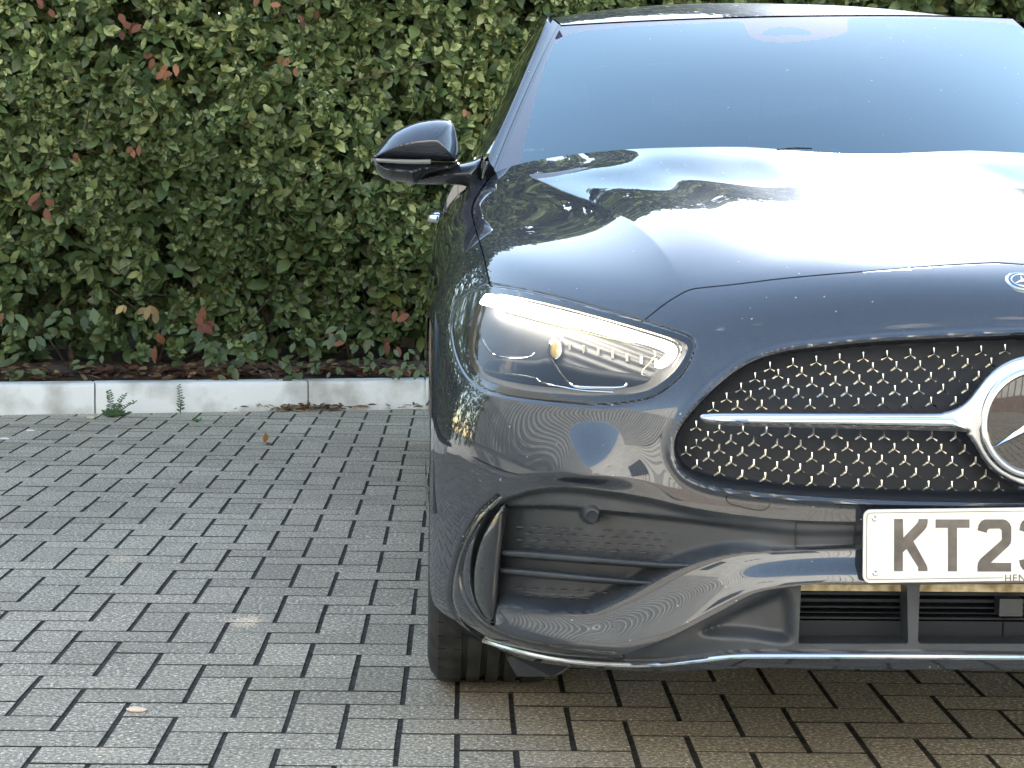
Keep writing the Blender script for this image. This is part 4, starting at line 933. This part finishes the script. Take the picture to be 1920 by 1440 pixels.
for mirror in (False, True):
    root, mm_ = lampset(mirror)
    inflate('daytime_light', DRL, lampY(.005), .003, .006, emitM, par=root, fall=6, step=2.5, mir=mm_)
    # chrome edge lines above and below the light
    for (pts, r_) in ((spl([(930,549),(1023,569),(1127,596),(1214,621),(1262,637),(1277,652),(1274,668),(1262,688)], 6), .0012), (spl([(947,586),(1023,606),(1127,631),(1210,653),(1228,662),(1222,676),(1205,695),(1206,704),(1225,706)], 6), .0011)):
        m = MB(); m.tube([hit(x, y, .006) for x, y in pts], r_, 6); m.build('light_bezel', mat('amber tinted edge', (.9,.75,.45), .15, 1.) if 'amber tinted edge' not in bpy.data.materials else bpy.data.materials['amber tinted edge'], root, mir=mm_)
    for pts, r_ in ((spl([(1033,674),(1040,684),(1052,702),(1066,718),(1080,725),(1110,727),(1163,727),(1176,720)], 6), .0022), (spl([(905,637),(914,653),(927,666),(950,671),(990,670),(1003,662)], 6), .0019), (spl([(907,693),(935,700),(975,704),(1005,710),(1015,717),(1060,727),(1100,733),(1150,736)], 6), .0014)):
        m = MB(); m.tube([hit(x, y, .012) for x, y in pts], r_, 7); m.build('chrome_line', CHROME, root, mir=mm_)
    CAP = spl([(1040,636),(1047,640),(1050,650),(1049,664),(1043,672),(1035,670),(1031,660),(1032,645)], 5, True)
    CAPO = spl([(1040,630),(1050,635),(1054,650),(1053,666),(1044,677),(1033,674),(1027,662),(1028,642)], 5, True)
    inflate('projector_bezel', CAPO, lampY(.050), .016, .004, CHROME, par=root, fall=6, step=1.5, mir=mm_)
    inflate('projector', CAP, lampY(.036), .006, .004, mat('lens with warm reflection', (.9,.62,.25), .08, .3, 1) if 'lens with warm reflection' not in bpy.data.materials else bpy.data.materials['lens with warm reflection'], par=root, fall=6, step=1.5, mir=mm_)  # yellowish reflection put into the lens colour
    # stepped shelf that carries the lamps
    SH = spl([(925,674),(1000,676),(1030,672),(1100,690),(1180,700),(1225,712),(1190,732),(1120,738),(1050,734),(980,726),(925,714),(905,695)], 5, True)
    inflate('lower_shelf', SH, lampY(.052), .012, .004, DARK, par=root, fall=14, step=3, mir=mm_)
    for k in range(7):
        x0_ = 1068+k*27; y0_ = 650+k*5.0; m = MB(); a = hit(x0_, y0_-7, .05); b = hit(x0_, y0_+8, .05); m.box((min(a[0], b[0])-.0016, a[1]-.004, b[2]), (max(a[0], b[0])+.0016, a[1]+.01, a[2]))
        m.build('lens_rib', WHITEM, root, mir=mm_, smooth=0)

# ---- windscreen
def wsp(s_, t, bulge=.0):
    """s -1..1 across, t 0..1 up"""
    wl = .765*(1-t)+.583*t; Yc = 4.20*(1-t)+5.03*t; zc = .99*(1-t)+1.388*t
    return np.array([CX+s_*wl, Yc+s_*s_*(.34*(1-t)+.17*t), zc-s_*s_*(.005*(1-t)+.0*t)+.022*4*t*(1-t)*(1-.3*s_*s_)+ROOFT*s_*t])
ROOFT = .020
NS, NT = 90, 44
WV = np.array([wsp(-1+2*i/NS, j/NT) for j in range(NT+1) for i in range(NS+1)])
ii = np.arange((NS+1)*(NT+1)).reshape(NT+1, NS+1); a, b, c, d = ii[:-1,:-1].ravel(), ii[:-1,1:].ravel(), ii[1:,1:].ravel(), ii[1:,:-1].ravel()
WT = np.vstack([np.stack([a, b, c], 1), np.stack([a, c, d], 1)]); WP = proj(WV)
CLR = np.vstack([spl([(978,330),(979,290),(984,266),(992,232),(1006,175),(1025,115),(1040,84),(1056,69),(1080,60.5),(1130,55),(1200,49),(1320,43),(1370,40),(1388,41),(1397,50),(1402,62),(1412,71),(1440,79),(1486,79),(1550,72),(1584,62),(1591,54),(1588,43),(1592,36),(1610,34),(1700,34),(1800,38),(1880,44),(1915,52),(1945,75),(2000,150),(2150,330)], 5)])
POD = spl([(1427,63),(1447,53),(1482,50),(1513,57),(1524,63),(1515,66),(1475,66),(1435,67)], 5, True)
fC = sdf(WP, CLR); fP = sdf(WP, POD)
f_cl = np.minimum(fC, fP)
a_, b_2 = clip(WV, WT, f_cl, True); o_ws = C_(mesh('windscreen', a_, b_2, GLASS, smooth=60))
a_, b_2 = clip(WV, WT, f_cl, False); ob = mesh('black_border', *flange(a_, b_2, np.array([0, .004, -.006])), FRIT, o_ws, 60)
m = MB(); # wiper tip line
m.tube([P(1456, 281, 4.27), P(1490, 277.5, 4.27), P(1522, 278.5, 4.27)], .0018, 6); C_(m.build('wiper', DARK))
# interior
INTM = mat('dark cabin', (.045,.05,.055), .7); m = MB()
dash = []
for i in range(13):
    u_ = -.66+1.32*i/12
    for (Y_, z_) in ((4.55,1.0-.02*abs(u_)), (4.85,.985), (4.98,.955), (5.02,.86)): dash.append((CX+u_, Y_, z_))
m.add(dash, [(i*4+j, (i+1)*4+j, (i+1)*4+j+1, i*4+j+1) for i in range(12) for j in range(3)])
C_(m.build('dashboard', INTM))
m = MB(); sc = Vector((CX-.37, 5.22, .98)); pts = []
for k in range(37):
    a = 2*math.pi*k/36; pts.append(sc+Vector((.185*math.cos(a), .185*math.sin(a)*.42, .185*math.sin(a)*.9)))
m.tube(pts, .015, 8, False); m.box((sc.x-.07, sc.y-.01, sc.z-.07), (sc.x+.07, sc.y+.03, sc.z+.05)); C_(m.build('steering_wheel', INTM))
for sx in (-.37, .37):
    V = spl([(-.24,.0),(-.25,.35),(-.19,.52),(-.09,.56),(-.08,.70),(.08,.70),(.09,.56),(.19,.52),(.25,.35),(.24,0)], 4); m = MB(); n = len(V)
    m.add([(CX+sx+x, 5.65+.25*z, .62+z*.95) for x, z in V]+[(CX+sx+x*.95, 5.77+.25*z, .62+z*.95) for x, z in V], [tuple(range(n)), tuple(range(2*n-1, n-1, -1))]+[((i+1)%n, i, n+i, n+(i+1)%n) for i in range(n)])
    C_(m.build('seat', INTM))
m = MB(); m.box((CX-.12, 5.12, 1.27), (CX+.12, 5.15, 1.34)); C_(m.build('inner_mirror', INTM))
m = MB(); m.box((CX-.75, 4.4, .5), (CX+.75, 7.0, .62)); C_(m.build('cabin_floor', INTM, smooth=0))

# ---- greenhouse, roof, side
def loft(name, secs, mt, mir='both', smooth=50, closed=False, par=None, flip=False):
    n = len(secs[0]); V = [tuple(p) for s in secs for p in s]; Fc = []
    for i in range(len(secs)-1):
        for j in range(n-1):
            q = (i*n+j, (i+1)*n+j, (i+1)*n+j+1, i*n+j+1); Fc.append(tuple(reversed(q)) if flip else q)
    o = mesh(name, V, Fc, mt, None, smooth, mir); return C_(o) if par is None else sub(o, par)
wl = lambda u_, d_, z_: (CX-u_, CY+d_, z_)
# roof: rows along d, from the windscreen header back; columns centre -> rail
def rowf(d_, zc, uw, drop):
    return [wl(uw*t, d_+.16*t*t*max(0, (2.6-d_)/.6), zc-drop*t**2.6) for t in np.linspace(0, 1, 14)]
hdr = [tuple(wsp(-t, 1.0)+np.array([0, .004, .004])) for t in np.linspace(0, 1, 14)]
hdrR = [tuple(wsp(t, 1.0)+np.array([0, .004, .004])) for t in np.linspace(0, 1, 14)]
rest = [rowf(2.2, 1.43, .598, .030), rowf(2.45, 1.465, .615, .055), rowf(2.8, 1.472, .622, .06), rowf(3.2, 1.455, .61, .065), rowf(3.6, 1.41, .585, .055), rowf(3.85, 1.375, .565, .05)]
mirr = lambda rw: [(MIRC-p[0], p[1], p[2]) for p in rw]
full = lambda L, R_: list(reversed(L))+R_[1:]
secs = [full(hdr, hdrR)]+[full(r_, mirr(r_)) for r_ in rest]
S_ = np.array(secs); S2 = bspl_axis(S_, 6); loft('roof', [list(map(tuple, r_)) for r_ in S2], PAINT, mir=None)
# rear screen and boot
rg = [[wl(t*.58, 3.78, 1.385-.045*t**2) for t in np.linspace(0, 1, 8)], [wl(t*.66, 4.25, 1.12-.02*t*t) for t in np.linspace(0, 1, 8)]]
loft('rear_screen', rg, GLOSSBLK)
rb = [[wl(t*w_, d_-.04*t*t*bb, z_-.03*t*t) for t in np.linspace(0, 1, 8)] for (w_, d_, z_, bb) in [(.66,4.25,1.118,0),(.72,4.5,1.09,1),(.76,4.66,1.05,2),(.80,4.72,.9,3),(.84,4.75,.6,3),(.84,4.74,.35,3),(.8,4.65,.22,2)]]
loft('boot_and_rear_bumper', rb, PAINT)
# body side behind the front wing
SEC = [(.80,1.022),(.822,1.005),(.855,.970),(.880,.925),(.895,.87),(.910,.78),(.915,.66),(.916,.54),(.914,.42),(.905,.32),(.90,.26),(.86,.205),(.80,.20)]
DS = [1.665, 1.8, 2.0, 2.3, 2.6, 2.9, 3.2, 3.4, 3.6, 3.8, 4.0, 4.2, 4.4, 4.6, 4.68]
def side_sec(d_):
    o = []
    tp = .06*max(0, (d_-3.9)/.8)**2+(.004 if d_ < 1.9 else 0)
    for (u_, z_) in SEC:
        # front end follows the wing
        if d_ < 1.95 and z_ > .80: u_ = u_
        zz_ = z_+.012*min(1, max(0, (d_-2)/2)) if z_ > .9 else z_
        ra = math.hypot(d_-3.705, zz_-.335)
        if ra < .375 and zz_ < .72: u_ = u_-0.0
        o.append(wl(u_-tp, d_, zz_))
    return o
V_s = np.array([side_sec(d_) for d_ in np.linspace(1.668, 4.70, 130)]); V_s = bspl_axis(V_s.transpose(1, 0, 2), 5).transpose(1, 0, 2)
n0, n1 = V_s.shape[:2]; SVv = V_s.reshape(-1, 3); ii = np.arange(n0*n1).reshape(n0, n1); a, b, c, d = ii[:-1,:-1].ravel(), ii[:-1,1:].ravel(), ii[1:,1:].ravel(), ii[1:,:-1].ravel()
ST = np.vstack([np.stack([a, c, b], 1), np.stack([a, d, c], 1)])
if np.cross(SVv[ST[0,1]]-SVv[ST[0,0]], SVv[ST[0,2]]-SVv[ST[0,0]])[0] > 0: ST = ST[:, ::-1]
fA = .372-np.hypot(SVv[:, 1]-CY-3.705, SVv[:, 2]-.335)
# door cuts
dl = np.minimum(np.minimum(np.abs(SVv[:, 1]-CY-1.80-.25*np.clip(.55-SVv[:, 2], 0, 1)), np.abs(SVv[:, 1]-CY-2.93)), np.abs(SVv[:, 1]-CY-3.75+.5*np.clip(.8-SVv[:, 2], -.2, .3)))
SVv = SVv.copy(); SVv[:, 0] += .004*np.exp(-(dl/.004)**2)
a_, b_2 = clip(SVv, ST, fA, True); C_(mesh('doors_and_rear_wing', *flange(a_, b_2, np.array([.03, 0, 0])), PAINT, smooth=40, mir='both'))
# front wing below the crease, behind the wheel
V_, T_ = [], []
for i, d_ in enumerate(np.linspace(1.19, 1.70, 14)):
    for j in range(9):
        z_ = .24+.22*j/8+.0; dd_ = max(d_, .84+math.sqrt(max(0, .37**2-(z_-.335)**2))); V_.append(wl(.916-.02*max(0, (.32-z_)/.1)**2*.5, max(dd_, d_), z_))
T_ = [(i*9+j, i*9+j+1, (i+1)*9+j+1, (i+1)*9+j) for i in range(13) for j in range(8)]
C_(mesh('lower_wing', V_, T_, PAINT, mir='both'))
# sill
m = MB(); m.box((CX-.90, CY+1.22, .20), (CX-.84, CY+3.33, .27)); C_(m.build('sill', GLOSSBLK, smooth=0, mir='both'))
# side glass + pillars: lines from the belt to the roof rail
def gh(d_, t):                                               # t 0 belt, 1 rail
    rail = {1: (.598, 1.40)}
    zr = np.interp(d_, [1.62,1.8,2.0,2.2,2.45,2.8,3.2,3.6,3.85,4.3], [1.03,1.135,1.255,1.385,1.397,1.393,1.38,1.355,1.325,1.13])
    ur = np.interp(d_, [1.62,1.8,2.0,2.2,2.45,2.8,3.2,3.6,3.85,4.3], [.768,.715,.665,.612,.622,.63,.62,.60,.585,.70])
    zb = 1.022+.012*min(1, max(0, (d_-2)/2)); ub = .80
    b_ = 4*t*(1-t)*.018
    return wl(ub*(1-t)+ur*t+b_, d_, zb*(1-t)+zr*t)
dss = [1.60, 1.70, 1.8, 1.9, 2.0, 2.1, 2.2, 2.3, 2.45, 2.6, 2.8, 3.0, 3.2, 3.4, 3.6, 3.75, 3.85, 4.0, 4.15, 4.3]
tt = np.linspace(0, 1, 9)
loft('side_glass', [[gh(d_, t) for t in tt] for d_ in dss], mat('side glass', (.015,.02,.022), .02, 0, 1., .0), flip=True)
# A pillar + rail: strip between the windscreen edge and the side glass
ws = [wsp(-1, t) for t in np.linspace(0, 1, 14)]; sgl = []
dt = np.concatenate([np.linspace(1.56, 2.2, 14)])
def pil(i, k):                                               # k 0 screen edge .. 5 glass edge
    A = ws[i]; B = np.array(gh(max(1.62, dt[i]+.02), 1.0)); 
    t = k/7; bul = math.sin(math.pi*t)**.7*.020; p = A*(1-t)+B*t; nrm = np.array([-.72, -.45, .55]); 
    g_ = -.007*math.exp(-((t-.16)/.05)**2)-.006*math.exp(-((t-.62)/.05)**2)
    return tuple(p+nrm*(bul+g_))
NPK = 29
def pil2(i, q):
    A = ws[i]; B = np.array(gh(max(1.62, dt[i]+.02), 1.0)); t = q/(NPK-1); bul = math.sin(math.pi*t)**.7*.022; p = A*(1-t)+B*t
    g_ = -.008*math.exp(-((t-.14)/.045)**2)-.008*math.exp(-((t-.60)/.04)**2)
    return tuple(p+np.array([-.72,-.45,.55])*(bul+g_))
PS = bspl_axis(np.array([[pil2(i, q) for q in range(NPK)] for i in range(14)]), 4)
loft('windscreen_pillar', [list(map(tuple, r_)) for r_ in PS], PAINT, mir='both', smooth=60)
m = MB(); m.tube([np.array(gh(d_, 1.0))+np.array([-.004,0,.0]) for d_ in np.linspace(1.64, 3.9, 30)], .007, 7); C_(m.build('window_trim', GLOSSBLK, mir='both'))
m = MB(); m.tube([np.array(gh(d_, 0.0))+np.array([-.006,0,-.004]) for d_ in np.linspace(1.75, 4.2, 30)], .006, 7); C_(m.build('belt_trim', CHROME, mir='both'))
railv = []
for d_ in np.linspace(2.2, 3.85, 16):
    g_ = np.array(gh(d_, 1.0)); zc, uw, dr = [np.interp(d_, [2.2,2.45,2.8,3.2,3.6,3.85], v_) for v_ in ([1.43,1.465,1.472,1.455,1.41,1.375],[.598,.615,.622,.61,.585,.565],[.030,.055,.06,.065,.055,.05])]
    r_ = np.array(wl(uw-.004, d_, zc-dr+.001)); railv.append([tuple(r_), tuple((r_+g_)/2+np.array([-.01,0,.008])), tuple(g_+np.array([-.004,0,.0]))])
loft('roof_rail', railv, PAINT, flip=False)
inflate('pillar_base', spl([(908,300),(925,288),(950,286),(976,300),(980,318),(955,326),(935,334),(912,352),(898,352),(900,320)], 4, True), lambda x, y: 4.66-.0006*(x-900), .03, .04, PAINT, fall=16, step=3, mir='both')
m = MB()
# ---- door handles
for (d_, nm) in ((2.62, 0), (3.62, 1)):
    m = MB(); pts = [wl(.890, d_-.10, .868), wl(.912, d_-.075, .870), wl(.918, d_, .872), wl(.912, d_+.075, .873), wl(.890, d_+.10, .874)]
    m.tube(spl(pts, 5), .011, 10); C_(m.build('door_handle', CHROME if nm == 0 else PAINT, mir='both'))

# ---- door mirror
MIRT = spl([(698,297),(703,286),(714,272),(728,256),(743,245),(774,231),(806,224.5),(830,223.5),(846,227),(853,238),(857,255),(860,277),(859,298),(850,303),(800,301.5),(740,299)], 5, True)
MY = 4.60
o_m = inflate('door_mirror', MIRT, lambda x, y: MY-.00012*(x-700), .085, .05, PAINT, par=None, fall=62, step=2.5, prof=.55, mir=None, tilt=lambda x, y: (y-298)*-.00035)
MIRL = spl([(697.5,298),(720,299.5),(800,302),(850,303.5),(862,305),(858,312),(845,322),(800,330),(779,345),(760,342),(724.6,336.5),(708,326),(699,308)], 5, True)
inflate('lower_housing', MIRL, lambda x, y: MY-.00012*(x-700)+.004, .072, .05, GLOSSBLK, par=o_m, fall=45, step=2.5, prof=.55)
ARM = spl([(776,344.5),(779,335),(800,322),(830,312),(848,308),(868,305),(886,300),(898,295),(906,292),(905,320),(901,345),(897,370),(891,368),(883,353),(868,347),(841,346)], 5, True)
inflate('mirror_arm', ARM, lambda x, y: MY+.03-.0004*(x-780), .060, .05, GLOSSBLK, par=o_m, fall=34, step=2.5, prof=.6)
m = MB(); m.tube([P(x, y, MY-.00012*(x-700)-f_) for x, y, f_ in ((699,299.5,.004),(715,301,.045),(740,302.5,.07),(780,303.5,.082),(808,303,.084))], .005, 8); m.build('indicator_strip', mat('clear lens', (.2,.19,.16), .08, .1, 1.), o_m)
# far side mirror as a copy of shapes
for ob_ in [o_m]+[c for c in o_m.children]:
    vv = np.array([v.co[:] for v in ob_.data.vertices]); ff = [list(p.vertices) for p in ob_.data.polygons]
    o2 = mesh(ob_.name.split('.')[0], vv, ff, ob_.data.materials[0], None, 60, 'only')
    if ob_ is o_m: far = C_(o2)
    else: o2.parent = far

# ---- wheels
def wheel(cx, cy, side):
    w_ = .232; R0 = .338; prof = []
    half = w_/2
    for (a, r) in [(-half+.012,.235),(-half+.002,.26),(-half-.004,.29),(-half+.002,.315),(-half+.012,.328)]: prof.append((a, r))
    gr_ = [-.052, -.016, .018, .052]; xs_ = np.arange(-half+.016, half-.015, .002)
    for x in xs_:
        r = R0-.010*max(0, (abs(x)-.07)/.046)**2; g_ = any(abs(x-g0) < .0055 for g0 in gr_); prof.append((x, r-(.009 if g_ else 0)))
    for (a, r) in [(half-.012,.328),(half-.002,.315),(half+.004,.29),(half-.002,.26),(half-.012,.235)]: prof.append((a, r))
    m = MB(); m.lathe(prof, (0,0,0), 'X', 72)
    t = m.build('wheel', RUB, smooth=30); t.location = (cx, cy, R0-.001); C_(t, car); t.matrix_parent_inverse = Matrix.Translation(-Vector(car.location))
    # lateral sipes on the shoulders: flat strips, the shade of the cuts painted dark
    m = MB()
    for k in range(60):
        a = 2*math.pi*k/60
        for sx in (-1, 1):
            A = [(sx*(half-.014), .3345), (sx*.060, .3382)]
            V = []
            for (x, r) in A:
                for da in (-.004, .004): V.append((x, (r+.0006)*math.cos(a+da+.02*sx*(x>0)), (r+.0006)*math.sin(a+da)))
            m.add(V, [(0,1,3,2)])
    tag(m.build('painted_sipes', mat('tread shadow rubber', (.008,.008,.008), .9) if 'tread shadow rubber' not in bpy.data.materials else bpy.data.materials['tread shadow rubber'], t, smooth=0), kind='stuff')
    m = MB(); s = side
    m.lathe([(s*(half-.012),.237),(s*(half-.020),.228),(s*.03,.222),(-s*.09,.222)], (0,0,0), 'X', 48)
    m.lathe([(s*(half-.035),.0001),(s*(half-.03),.035),(s*(half-.05),.06)], (0,0,0), 'X', 24)
    for k in range(5):
        a = 2*math.pi*k/5; 
        for e in (-.16, .16):
            V = [(s*(half-.045), .05, -.018), (s*(half-.045), .05, .018), (s*(half-.022), .228, .011), (s*(half-.022), .228, -.011), (s*(half-.075), .05, -.014), (s*(half-.075), .05, .014), (s*(half-.05), .228, .008), (s*(half-.05), .228, -.008)]
            aa = a+e; V = [(x, y*math.cos(aa)-z*math.sin(aa), y*math.sin(aa)+z*math.cos(aa)) for x, y, z in V]
            m.add(V, [(0,1,2,3),(7,6,5,4),(0,4,5,1),(1,5,6,2),(2,6,7,3),(3,7,4,0)])
    m.build('rim', mat('alloy', (.3,.31,.33), .25, .9) if 'alloy' not in bpy.data.materials else bpy.data.materials['alloy'], t, smooth=30)
for (d_, ) in ((.845,), (3.705,)):
    for s in (-1, 1): wheel(CX+s*(.905-.118), CY+d_, s)
# wheel arch liners
m = MB()
for d_ in (.845, 3.705):
    n = 16; V = []
    for k in range(n+1):
        a = math.pi*k/n-.25+.5*k/n*0; V += [(CX-.90, CY+d_+.385*math.cos(a*1.08-.1), .335+.385*math.sin(a*1.08-.1)), (CX-.58, CY+d_+.385*math.cos(a*1.08-.1), .335+.385*math.sin(a*1.08-.1))]
    m.add(V, [(2*k, 2*k+1, 2*k+3, 2*k+2) for k in range(n)])
C_(m.build('arch_liner', DARK, mir='both'))
print('objects', len(bpy.data.objects))
